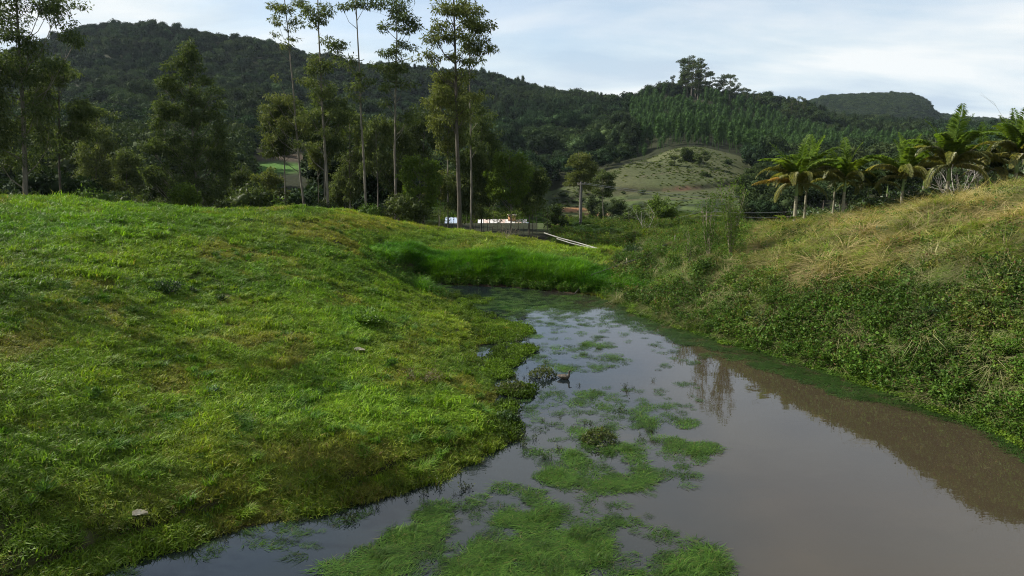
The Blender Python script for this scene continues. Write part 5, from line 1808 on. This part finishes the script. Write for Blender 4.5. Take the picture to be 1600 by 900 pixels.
def stem_shrub(px, Y, py_top, label, seed, n, spread_px, leafmat):
    g = np.random.default_rng(seed)
    base = gpt(px, Y, 420)
    root = empty('tall_shrub', base, label, 'shrub', 'tall weedy shrubs on the right bank')
    m = MB(); C, D = [], []
    H0 = at_depth(px, py_top, Y)[2] - base[2]
    for i in range(n):
        h = H0 * g.uniform(.6, 1.0) if i else H0
        ex = spread_px * Y / FPX * g.uniform(-1, 1)
        ey = g.uniform(-1, 1) * 1.0
        t = np.linspace(0, 1, 9)
        pts = np.c_[ex * t ** 1.2 * .9 + g.normal(0, .05, 9).cumsum() * .4, ey * t, h * t - .1]
        m.tube(pts, .022 * (1 - .8 * t) + .004, 4, False)
        k = int(38 * h)
        u = g.uniform(.22, 1, k)
        p = np.stack([np.interp(u, t, pts[:, j]) for j in range(3)], 1)
        cl_ = vnoise(u * 9 + i * 3.3, u * 0 + seed) > .42
        p = p[cl_]
        C.append(p + g.normal(0, .14, p.shape)); D.append(g.normal(0, 1, p.shape) + np.array([0, 0, .3]))
        for _ in range(5):
            u0 = g.uniform(.3, .95); q = np.array([np.interp(u0, t, pts[:, j]) for j in range(3)])
            e = q + np.array([g.normal(0, .35), g.normal(0, .35), g.uniform(.25, .7)])
            m.tube([q, (q + e) / 2, e], [.009, .006, .003], 3, False)
            C.append(e + g.normal(0, .12, (14, 3))); D.append(g.normal(0, 1, (14, 3)))
    v, f = leaves(np.concatenate(C), np.concatenate(D), .15, .065, seed)
    m.build('stems', M_twig, root)
    l = MB(); l.add(v, f); l.build('leaves', leafmat, root)
    return root


stem_shrub(1106, 45.5, 300, 'left tall shrub of thin upright leafy stems on the bank', 961, 8, 16, M_young)
stem_shrub(1140, 44.5, 284, 'right tall shrub of thin upright leafy stems, mirrored in the pond', 962, 13, 26, M_young)
stem_shrub(1078, 47, 352, 'low pale green stemmy shrub left of the tall stem shrubs', 963, 8, 14, M_young)

# plants that stand out singly on the left lawn
GW = 'weed plants standing out on the lawn'


def plant(name, px, py, label, seed, R, Ht, n, ll, lw, mat, cat='plant', group=None, long=False):
    x, y, z = on_slope(px, py)
    root = empty(name, (x, y, z), label, cat, group)
    g = np.random.default_rng(seed)
    st = MB(); C, D = [], []
    for i in range(10):
        a = g.random() * 6.28; q = R * math.sqrt(g.random())
        tip = np.array([q * math.cos(a), q * math.sin(a), Ht * g.uniform(.5, 1) * (1 - .5 * (q / R) ** 2)])
        st.tube([(tip[0] * .2, tip[1] * .2, -.05), tip * .6, tip], [.012, .008, .004], 3, False)
        k = n // 10; t = g.random(k) ** .5
        C.append(tip[None] * t[:, None] + g.normal(0, R * .16, (k, 3)) * [1, 1, .5]); d = g.normal(0, 1, (k, 3)); d[:, 2] = abs(d[:, 2]) * .4
        D.append(d + (tip / (np.linalg.norm(tip) + .01)) * .8)
    C = np.concatenate(C); C[:, 2] = np.maximum(C[:, 2], .03)
    st.build('stems', M_twig, root)
    v, f = leaves(C, np.concatenate(D), ll, lw, seed); l = MB(); l.add(v, f)
    l.build('leaves', mat, root)
    return root


M_herb = leaf_mat('herb_leaves', (0.05, 0.11, 0.018), (0.11, 0.21, 0.035), tint=False)
M_herbd = leaf_mat('dark_herb_leaves', (0.018, 0.045, 0.014), (0.045, 0.085, 0.028), tint=False)
M_weedd = leaf_mat('bank_shrub_leaves', (0.030, 0.066, 0.016), (0.078, 0.128, 0.030), gloss=.1, tint=False)
M_blue = leaf_mat('blue_green_leaves', (0.07, 0.14, 0.085), (0.14, 0.23, 0.15), tint=False)
plant('leafy_bush', 262, 462, 'dark green leafy bush alone in the middle of the left lawn', 971, .75, .95, 700, .15, .06, M_herbd, 'bush')
plant('leafy_plant', 570, 505, 'bright broad-leaved plant patch beside a shadowed hollow on the lawn', 972, 1.1, .7, 800, .19, .085, M_herb)
plant('leafy_plant', 302, 459, 'small dark herb just right of the dark leafy bush', 973, .25, .4, 160, .12, .05, M_herbd)
plant('leafy_plant', 345, 473, 'single small dark green herb further right on the lawn', 974, .28, .4, 160, .12, .05, M_herbd)
plant('leafy_plant', 145, 622, 'pale green rosette plant low on the lawn at the left', 975, .35, .3, 160, .20, .06, M_herb)
plant('leafy_plant', 335, 618, 'pale-leaved small plant right of the low rosette plant', 976, .22, .28, 90, .17, .06, M_blue)
plant('leafy_plant', 612, 578, 'bright green sprout beside the brown weeds near the shore', 977, .32, .45, 160, .17, .06, M_herb)
plant('leafy_plant', 600, 598, 'small bright plant in front of the bright sprout by the shore', 978, .35, .3, 140, .14, .06, M_herb)
plant('leafy_plant', 70, 775, 'bright grassy herb in the dark foot of the left bank', 979, .22, .35, 110, .22, .04, M_herb)
plant('leafy_plant', 48, 796, 'small narrow-leaved herb nearest the lower left corner', 980, .16, .3, 80, .20, .035, M_herb)
plant('leafy_plant', 390, 350, 'dark weed clump near the crest of the lawn', 981, .5, .55, 260, .14, .06, M_herbd)
plant('leafy_bush', 658, 600, 'brownish twiggy weed bush beside the marshy shore', 982, .9, .8, 420, .09, .035, leaf_mat('brown_weed_leaves', (0.06, 0.055, 0.025), (0.13, 0.10, 0.05), tint=False), 'bush')
plant('blue_green_plant', 1350, 372, 'blue-green leafy plant at the upper edge of the right bank, left one', 983, .8, .6, 420, .16, .07, M_blue)
plant('blue_green_plant', 1388, 372, 'blue-green leafy plant at the upper edge of the right bank, right one', 984, .8, .6, 420, .16, .07, M_blue)
plant('dark_shrub', 985, 402, 'dark leafy shrub where the dam meets the right bank', 985, 1.5, 1.2, 1500, .13, .07, M_herbd, 'bush')
plant('dark_shrub', 1190, 505, 'dark clump of leaves low on the right bank', 986, .9, .9, 800, .11, .06, M_herbd, 'bush')
plant('dark_shrub', 1480, 500, 'darkest leafy bush on the right bank below the dry grass', 987, .9, .9, 800, .10, .05, M_herbd, 'bush')
plant('fern', 1285, 425, 'light green fern in the middle of the right bank', 988, .55, .6, 260, .22, .05, M_herb, 'fern')
plant('fern', 1222, 455, 'small light green fern lower left of the larger fern', 989, .4, .45, 200, .20, .05, M_herb, 'fern')

# shrubs that make the right bank lumpy
sp_ = [(1062, 428, .9), (1105, 432, 1.1), (1150, 452, 1.0), (1200, 478, 1.1), (1245, 470, .8), (1330, 476, 1.2), (1385, 505, .9), (1420, 440, .8), (1450, 478, 1.1), (1540, 500, 1.0), (1575, 455, .9), (1500, 560, .8),
       (1280, 530, .7), (1085, 470, .7), (1350, 420, .7), (1470, 400, .7)]
bk = plant('bank_shrub', sp_[0][0], sp_[0][1], 'leafy green shrub growing among the long grass of the right bank', 1301, 1.0, 1.0, 1100, .11, .06, M_weedd, 'shrub', 'shrubs on the right bank')
for k_, (a_, b_, s_) in enumerate(sp_[1:]):
    copy_tree(bk, on_slope(a_, b_), random.random() * 6.28, (s_ * 1.1, s_ * 1.1, s_ * .95))

# tussock islands in the shallows
for k, (px, py, rr, lab, sd_) in enumerate([(848, 588, .62, 'round leafy tussock standing in open water beside the duck', 991), (800, 612, .8, 'leafy tussock in the shallows just off the left shore', 992),
                                           (790, 662, .55, 'dark spiky tussock at the tip of the left bank', 993), (935, 690, .6, 'brownish leafy tuft among the floating grass in mid-pond', 994)]):
    x, y, z = at_height(px, py, 0)
    root = empty('water_tussock', (x, y, 0), lab, 'water plant', 'tussocks standing in the pond')
    g = np.random.default_rng(sd_)
    n = 420
    a = g.random(n) * 6.28; q = rr * np.sqrt(g.random(n))
    h = .42 * (1 - (q / rr) ** 2) * g.uniform(.3, 1.1, n) + .03
    v, f = leaves(np.c_[q * np.cos(a), q * np.sin(a) * .8, h], np.c_[g.normal(0, 1, (n, 2)), g.uniform(.1, 1, n)], .12, .06, sd_)
    l = MB(); l.add(v, f); l.build('leaves', M_herbd if k == 2 else leaf_mat('tussock_leaves', (0.05, 0.06, 0.022), (0.12, 0.14, 0.045), tint=False), root)
    st = MB()
    for i in range(46):
        a_ = g.random() * 6.28; q_ = rr * .95 * math.sqrt(g.random()); st.tube([(q_ * math.cos(a_) * .9, q_ * math.sin(a_) * .75, -.1), (q_ * math.cos(a_), q_ * math.sin(a_) * .8, .3 * (1.1 - q_ / rr))], [.012, .007], 3, False)
    st.build('stems', M_barkd, root)


# ------------------------------------------------------------------ duck
def duck():
    x, y, _ = at_height(881, 592, 0)
    root = empty('duck', (x, y, 0), 'dark duck swimming beside the round tussock in mid-pond', 'duck')
    body, nt = new_mat('duck_feathers')
    tcn = N(nt, 'ShaderNodeTexCoord'); nz = N(nt, 'ShaderNodeTexNoise', ins={'Scale': 18.0, 'Detail': 4.0}); L(nt, tcn.outputs['Object'], nz.inputs['Vector'])
    rp = ramp(nt, [(.4, (.035, .028, .02)), (.62, (.11, .085, .055))]); L(nt, nz.outputs['Fac'], rp.inputs[0])
    p = N(nt, 'ShaderNodeBsdfPrincipled', ins={'Roughness': .7}); L(nt, rp.outputs[0], p.inputs['Base Color'])
    o = N(nt, 'ShaderNodeOutputMaterial'); L(nt, p.outputs[0], o.inputs[0])
    # body, neck and head as one lofted surface: rings (x, z, half width, half height)
    rings = [(-.27, .13, .012, .008), (-.22, .12, .05, .03), (-.14, .09, .095, .07), (-.03, .07, .125, .10), (.08, .075, .12, .105), (.15, .10, .085, .09), (.185, .15, .05, .06), (.195, .21, .032, .038),
             (.20, .27, .028, .032), (.205, .315, .036, .036), (.225, .345, .038, .034), (.25, .348, .030, .026), (.272, .34, .016, .014)]
    k = 12; V = []
    pts = np.array([(r[0], r[1]) for r in rings]); tan = np.gradient(pts, axis=0); tan /= np.linalg.norm(tan, axis=1)[:, None]
    for (cx, cz, w, h), (tx, tz) in zip(rings, tan):
        for j in range(k):
            a = 2 * math.pi * j / k
            V.append((cx - tz * h * math.sin(a), w * math.cos(a), cz + tx * h * math.sin(a)))
    F = []
    n = len(rings)
    for i in range(n - 1):
        for j in range(k):
            F.append((i * k + j, i * k + (j + 1) % k, (i + 1) * k + (j + 1) % k, (i + 1) * k + j))
    m = MB(); m.add(V, F)
    m.add([V[j] for j in range(k)] + [(-.29, 0, .135)], [(k, j, (j + 1) % k) for j in range(k)])
    m.add(V[-k:] + [(.282, 0, .338)], [(k, (j + 1) % k, j) for j in range(k)])
    m.build('body', body, root, True)
    bill = MB(); bill.tube([(.265, 0, .338), (.30, 0, .33), (.325, 0, .326)], [.014, .012, .008], 6); bill.build('bill', plain_mat('duck_bill', (.10, .07, .03), rough=.4), root)
    for s in (1, -1):
        w = MB(); w.tube([(.10, s * .095, .10), (.0, s * .118, .105), (-.12, s * .09, .12), (-.24, s * .03, .15)], [.03, .05, .04, .008], 7)
        w.build('wing', body, root, True)
        e = MB(); e.tube([(.235, s * .028, .352), (.235, s * .038, .352)], [.007, .004], 6); e.build('eye', plain_mat('duck_eye', (.01, .01, .01), rough=.1), root)
    root.rotation_euler = (0, 0, math.radians(-12))
    root.scale = (1.1,) * 3


duck()

# ------------------------------------------------------------------ utility poles and wires
M_conc = plain_mat('pole_concrete', (.07, .067, .06), (.13, .125, .115), .85, 2.0)
M_wood = bark_mat('weathered_wood', (.16, .145, .12), (.34, .31, .26), 6, 8)
M_wire = plain_mat('wire', (.22, .22, .22), None, .5)
M_ins = plain_mat('insulator', (.30, .27, .24), None, .3)


def pole(px, Y, py_top, label, arm_h, arm_w, r0, mat):
    base = gpt(px, Y, 370)
    h = at_depth(px, py_top, Y)[2] - base[2]
    root = empty('utility_pole', base, label, 'utility pole')
    m = MB(); m.tube([(0, 0, -1.2), (0, 0, h * .5), (0, 0, h)], [r0, r0 * .8, r0 * .62], 10); m.build('shaft', mat, root, True)
    tops = []
    for k, ah in enumerate(arm_h):
        a = MB(); a.box((-arm_w / 2, -r0 * .62 - .10, h - ah - .06), (arm_w / 2, -r0 * .62 - .003, h - ah + .06)); ar = a.build('crossarm', M_wood, root)
        for q in (-.46, -.16, .46):
            i = MB(); i.tube([(q * arm_w, -r0 * .62 - .05, h - ah + .06), (q * arm_w, -r0 * .62 - .05, h - ah + .13), (q * arm_w, -r0 * .62 - .05, h - ah + .2), (q * arm_w, -r0 * .62 - .05, h - ah + .27)], [.02, .06, .045, .02], 7)
            i.build('insulator', M_ins, ar)
            tops.append((base[0] + q * arm_w, base[1] - r0 * .62 - .05, base[2] + h - ah + .2))
    return root, tops, base, h


p1, t1, b1, h1 = pole(907, 100, 284, 'tall dark concrete utility pole standing behind the dam', (.35,), 1.1, .26, M_conc)
p2, t2, b2, h2 = pole(1102, 122, 329, 'distant low utility pole with crossarms behind the tall stem shrubs', (.3, 1.0), 2.0, .13, M_wood)


def wire(a, b, sag, label, r=.026):
    t = np.linspace(0, 1, 24)[:, None]
    P = np.array(a)[None] * (1 - t) + np.array(b)[None] * t
    P[:, 2] -= sag * 4 * (t * (1 - t))[:, 0]
    m = MB(); m.tube(P, r, 4)
    o = m.build('power_line', M_wire); tag(o, label, 'power line', 'power lines crossing the valley')
    return o


wire(t1[0], at_depth(1175, 312, 170), .8, 'power line from the concrete pole to the right, lower wire')
wire(t1[2], at_depth(1175, 306, 170), .8, 'power line from the concrete pole to the right, upper wire')
wire(at_depth(885, 368, 92), t2[0], .6, 'power line rising from the lawn edge to the distant low pole')
wire(t2[2], at_depth(1245, 330, 128), .3, 'short wire from the distant pole towards the leftmost palm, upper one')
wire(t2[5], at_depth(1245, 338, 128), .3, 'short wire from the distant pole towards the leftmost palm, lower one')


# ------------------------------------------------------------------ posts, pipes, hose
def post(px, Y, py_top, label, r, mat, tilt=0.03):
    base = gpt(px, Y, 400)
    h = max(.4, at_depth(px, py_top, Y)[2] - base[2])
    m = MB(); m.tube([(0, 0, -.5), (0, 0, h * .5), (tilt * h, 0, h * .97), (tilt * h, 0, h)], [r, r * .97, r * .94, r * .7], 8)
    o = m.build('fence_post', mat, None, False, base); tag(o, label, 'fence post')
    return base, h


M_postp = bark_mat('pale_post', (.34, .30, .18), (.50, .45, .30), 8, 6)
post(979, 52.5, 403, 'pale wooden post in the weeds beside the black hose', .045, M_postp, .0)
post(1054, 58, 368, 'grey wooden post at the top of the hose, right of the dam', .06, M_wood, .01)
post(998, 72, 380, 'short grey post behind the end of the dam, left one', .06, M_wood, .0)
post(1064, 66, 374, 'short leaning grey post right of the taller hose post', .06, M_wood, .25)
post(897, 86, 371, 'thin short stake at the foot of the utility pole', .04, M_wood, .1)
post(1434, 41, 336, 'dark stake with a knob in the dry grass of the right bank', .03, M_barkd, .0)


def pipe(pts, r, label, mat, name='pipe', cat='pipe', seg=8):
    P = np.array(pts, float)
    t = np.linspace(0, len(P) - 1, len(P) * 6); i = np.arange(len(P))
    Q = np.stack([np.interp(t, i, P[:, k]) for k in range(3)], 1)
    m = MB(); m.tube(Q, r, seg)
    o = m.build(name, mat, None, True); tag(o, label, cat)


M_pvc = plain_mat('white_pvc', (.26, .25, .22), (.40, .38, .34), .6, 2.0)
M_hose = plain_mat('black_hose', (.035, .035, .03), (.07, .065, .05), .5, 6.0)


def on_ground(px, Y, lift, guess=375):
    b = gpt(px, Y, guess); return (b[0], b[1], b[2] + lift)


def lay(pts):
    out = [at_depth(*p) for p in pts]
    return [(p[0], p[1], max(p[2], Hs(p[0], p[1]) + .22)) for p in out]


pipe(lay([(850, 364, 66.5), (875, 372, 65.5), (905, 380, 64.5), (942, 392, 62.5)]), .06, 'long pale pipe lying on the slope behind the dam, upper of two', M_pvc)
pipe(lay([(870, 373, 65), (892, 380, 64), (917, 386, 63), (948, 395, 61.5)]), .05, 'long pale pipe lying on the slope behind the dam, lower of two', M_pvc)
hose = [at_height(898, 459, .03), (at_depth(925, 446, 49.5)), (at_depth(960, 425, 51.5)), (at_depth(982, 413, 52.3)), (at_depth(1010, 401, 54)), (at_depth(1030, 391, 56)), (at_depth(1062, 382, 58.5))]
hose = [(p[0], p[1], max(p[2], Hs(p[0], p[1]) + (.06 if i_ == 0 else .55))) for i_, p in enumerate(hose)]
pipe(hose, .042, 'dark hose running from the pond up to the grey post', M_hose, 'hose', 'hose')
pipe([on_ground(1022, 59, .3), on_ground(1050, 58.6, .45)], .05, 'short dark plank end lying at the top of the hose', M_barkd, 'plank', 'plank', 4)
pipe([on_ground(1057, 62, .7), on_ground(1078, 62, .75)], .12, 'dark log resting beside the leaning post', M_barkd, 'log', 'log')
b = MB(); bs = gpt(1434, 41, 340)
b.tube([(0, 0, -.07), (0, 0, 0), (0, 0, .07)], [.02, .09, .02], 7); ko = b.build('knob', M_barkd, None, False, None)
ko.parent = [o for o in bpy.data.objects if o.get('label', '').startswith('dark stake with a knob')][0]; ko.location = (0, 0, max(.4, at_depth(1434, 336, 41)[2] - bs[2]))


# ------------------------------------------------------------------ farm roofs below the lawn
M_rust = plain_mat('rusty_sheet', (.40, .26, .20), (.64, .56, .52), .6, 1.3, 0, .3)
M_zinc = plain_mat('weathered_sheet', (.46, .45, .45), (.74, .71, .69), .55, 1.0, 0, .3)
M_dsheet = plain_mat('dark_sheet', (.12, .12, .14), (.28, .27, .29), .6, 1.0, 0, .3)
M_bluem = plain_mat('blue_grey_sheet', (.30, .38, .50), (.42, .50, .62), .4, .8, 0, .2)
M_brick = plain_mat('brick_wall', (.26, .13, .08), (.36, .20, .13), .9, 3)
M_wall = plain_mat('shed_wall', (.30, .27, .23), (.42, .39, .34), .9, 1.5)
M_orange = plain_mat('orange_plaster', (.52, .27, .12), (.60, .34, .18), .8, 2)


def sheet_roof(root, a0, a1, b0, b1, n, mats, over=.02, seed=0):
    """corrugated sheets between the eave line a0-a1 and the ridge line b0-b1, each sheet a part"""
    g = np.random.default_rng(seed)
    a0, a1, b0, b1 = [np.array(v, float) for v in (a0, a1, b0, b1)]
    for i in range(n):
        u0, u1 = i / n, (i + 1) / n + .01
        m = MB(); k = 10
        V = []
        nr = np.cross(a1 - a0, b0 - a0); nr /= np.linalg.norm(nr)
        if nr[2] < 0: nr = -nr
        dz = g.uniform(0, .05)
        for layer in (0, 1):
            for e0, e1 in ((a0, a1), (b0, b1)):
                for j in range(k + 1):
                    u = u0 + (u1 - u0) * j / k
                    p = e0 * (1 - u) + e1 * u + nr * (.03 * math.cos(j * math.pi) + dz - .02 * layer + .012 * (i % 2))
                    V.append(p)
        F = []
        w = k + 1
        for j in range(k):
            F += [(j, j + 1, w + j + 1, w + j), (2 * w + j, 3 * w + j, 3 * w + j + 1, 2 * w + j + 1), (j, 2 * w + j, 2 * w + j + 1, j + 1), (w + j, w + j + 1, 3 * w + j + 1, 3 * w + j)]
        m.add(V, F)
        m.build('roof_sheet', mats[int(g.integers(0, len(mats)))], root)


def shed(px0, px1, Y, py_ridge, py_eave, label, mats, depth=4.0, n=8, chimney=None, seed=0, name='farm_shed'):
    c = at_depth((px0 + px1) / 2, py_ridge, Y)
    z0 = Hs(c[0], Y)
    root = empty(name, (c[0], Y, z0), label, 'shed')
    w = (px1 - px0) * Y / FPX / 2
    zr = c[2] - z0; ze = at_depth(px0, py_eave, Y - depth)[2] - z0
    sheet_roof(root, (-w, -depth, ze), (w, -depth, ze), (-w, 0, zr), (w, 0, zr), n, mats, seed=seed)
    sheet_roof(root, (-w, depth, ze), (w, depth, ze), (-w, .02, zr), (w, .02, zr), n, mats, seed=seed + 1)
    m = MB()
    m.box((-w + .3, -depth + .3, -1), (w - .3, depth - .3, ze - .12)); m.build('wall', M_wall, root)
    gb = MB()
    for s in (-1, 1):
        x0 = s * (w - .35)
        gb.add([(x0, -depth + .3, ze - .12), (x0, depth - .3, ze - .12), (x0, 0, zr - .1), (x0 - s * .1, -depth + .3, ze - .12), (x0 - s * .1, depth - .3, ze - .12), (x0 - s * .1, 0, zr - .1)],
               [(0, 1, 2), (3, 5, 4), (0, 3, 4), (0, 4, 1), (1, 4, 5), (1, 5, 2), (2, 5, 3), (2, 3, 0)])
    gb.build('gable', M_wall, root)
    d = MB(); d.box((-.5, -depth + .24, 0), (.5, -depth + .298, min(2.0, ze - .4))); d.build('door', M_barkd, root)
    if chimney:
        q = MB(); cx = at_depth(chimney, py_ridge, Y)[0] - c[0]; q.box((cx - .65, -.6, zr - .3), (cx + .65, .6, zr + .65)); ch_ = q.build('chimney', M_orange, root)
        q = MB(); q.box((cx - .78, -.73, zr + .655), (cx + .78, .73, zr + .78)); q.build('cap', M_rust, ch_)
    return root


shed(747, 822, 112, 343, 366, 'patched farm shed with rusty and pale roof sheets and orange chimney', [M_zinc, M_rust, M_zinc, M_dsheet, M_zinc], 5.0, 9, 800, 3)
shed(696, 716, 118, 340, 356, 'small shed with a blue-grey roof at the left of the farm', [M_bluem], 3.0, 3, None, 5)
# lean-to with its roof falling to the right
c = at_depth(834, 350, 110); z0 = Hs(c[0], 110)
lt = empty('lean_to', (c[0], 110, z0), 'blue-grey sheet roof sloping down to the right beside the rusty shed', 'shed')
zl = c[2] - z0 + .15; zr_ = zl - 1.45
sheet_roof(lt, (1.75, -2.6, zr_), (1.75, 2.0, zr_), (-1.1, -2.6, zl), (-1.1, 2.0, zl), 4, [M_bluem], seed=8)
for qx, qy, qz in ((-1.0, -2.4, zl - .12), (-1.0, 1.8, zl - .12), (1.6, -2.4, zr_ - .1), (1.6, 1.8, zr_ - .1)):
    m = MB(); m.box((qx - .07, qy - .07, -1), (qx + .07, qy + .07, qz)); m.build('post', M_wood, lt)

# thin fence stakes and saplings in front of the farm
GS = 'bare saplings in front of the farm roofs'
for k in range(24):
    px = 688 + k * 7.3 + random.uniform(-2.5, 2.5); Y = random.uniform(80, 96)
    base = gpt(px, Y, 360); h = at_depth(px, random.uniform(315, 338), Y)[2] - base[2]
    root = empty('sapling', base, 'thin bare-stemmed sapling in front of the farm roofs', 'sapling', GS)
    g = np.random.default_rng(1200 + k)
    t = np.linspace(0, 1, 6); P = np.c_[g.normal(0, .05, 6).cumsum(), g.normal(0, .05, 6).cumsum(), h * t - .3 * (t == 0)]
    m = MB(); m.tube(P, .045 * (1 - .6 * t), 4, False); m.build('trunk', M_barkd if k % 3 else M_bark, root)
    cl = [(P[-1][0] + g.normal(0, .4), P[-1][1] + g.normal(0, .4), h * g.uniform(.72, 1.05), .55, .55, .45) for _ in range(5)]
    v, f = clump_leaves(cl, 90, .22, .09, 1200 + k, droop=.4, shell=.3); l = MB(); l.add(v, f); l.build('crown', M_euc if k % 2 else M_young, root)

# ------------------------------------------------------------------ dead leaves on the bank
def dead_leaf(px, py, label, Ln, W, seed, rz):
    x, y, z = on_slope(px, py)
    g = np.random.default_rng(seed)
    nu, nv = 14, 9
    V = []
    for i in range(nu):
        t = i / (nu - 1); half = W * .5 * (math.sin(math.pi * (t * .92 + .04)) ** .7) * (1 + .12 * math.sin(i * 2.1))
        for j in range(nv):
            s = j / (nv - 1) * 2 - 1
            V.append(((t - .5) * Ln, half * s, .05 + .07 * s * s + .012 * math.cos(j * 3.1) + .03 * math.sin(t * 4 + s)))
    V = np.array(V)
    idx = np.arange(nu * nv).reshape(nu, nv)
    q = np.stack([idx[:-1, :-1], idx[1:, :-1], idx[1:, 1:], idx[:-1, 1:]], -1).reshape(-1, 4)
    V2 = V - np.array([0, 0, .006])
    m = MB(); m.add(V, q); m.add(V2, q[:, ::-1])
    rim = np.concatenate([idx[:, 0], idx[-1, 1:], idx[-2::-1, -1], idx[0, -2:0:-1]])
    k = len(rim); nvt = len(V)
    m.add(np.r_[V, V2], [(rim[i], rim[i] + nvt, rim[(i + 1) % k] + nvt, rim[(i + 1) % k]) for i in range(k)])
    o = m.build('dead_leaf', plain_mat('dead_leaf_%d' % seed, (.50, .44, .33), (.74, .68, .54), .8, 9.0), None, True, (x, y, z + .10))
    o.rotation_euler = (.35, .05, rz)
    tag(o, label, 'dead leaf', None)


dead_leaf(221, 823, 'large pale dry leaf lying on the mud near the lower left corner', .34, .20, 5, .35)
dead_leaf(562, 553, 'tan dry leaf lying on the lawn left of the brown weeds', .45, .24, 6, .1)
dead_leaf(299, 801, 'small pale dry leaf up the bank from the large one', .10, .06, 7, 1.2)

# ------------------------------------------------------------------ air
m, nt = new_mat('haze_air')
pv = N(nt, 'ShaderNodeVolumePrincipled', ins={'Density': 0.00004, 'Anisotropy': 0.2})
pv.inputs['Color'].default_value = (0.70, 0.86, 1.0, 1)
o = N(nt, 'ShaderNodeOutputMaterial'); L(nt, pv.outputs[0], o.inputs['Volume'])
hb = MB()
hb.box((-3200, -3200, -60), (3200, 3200, 420))
hz = hb.build('haze', m); tag(hz, kind='stuff')
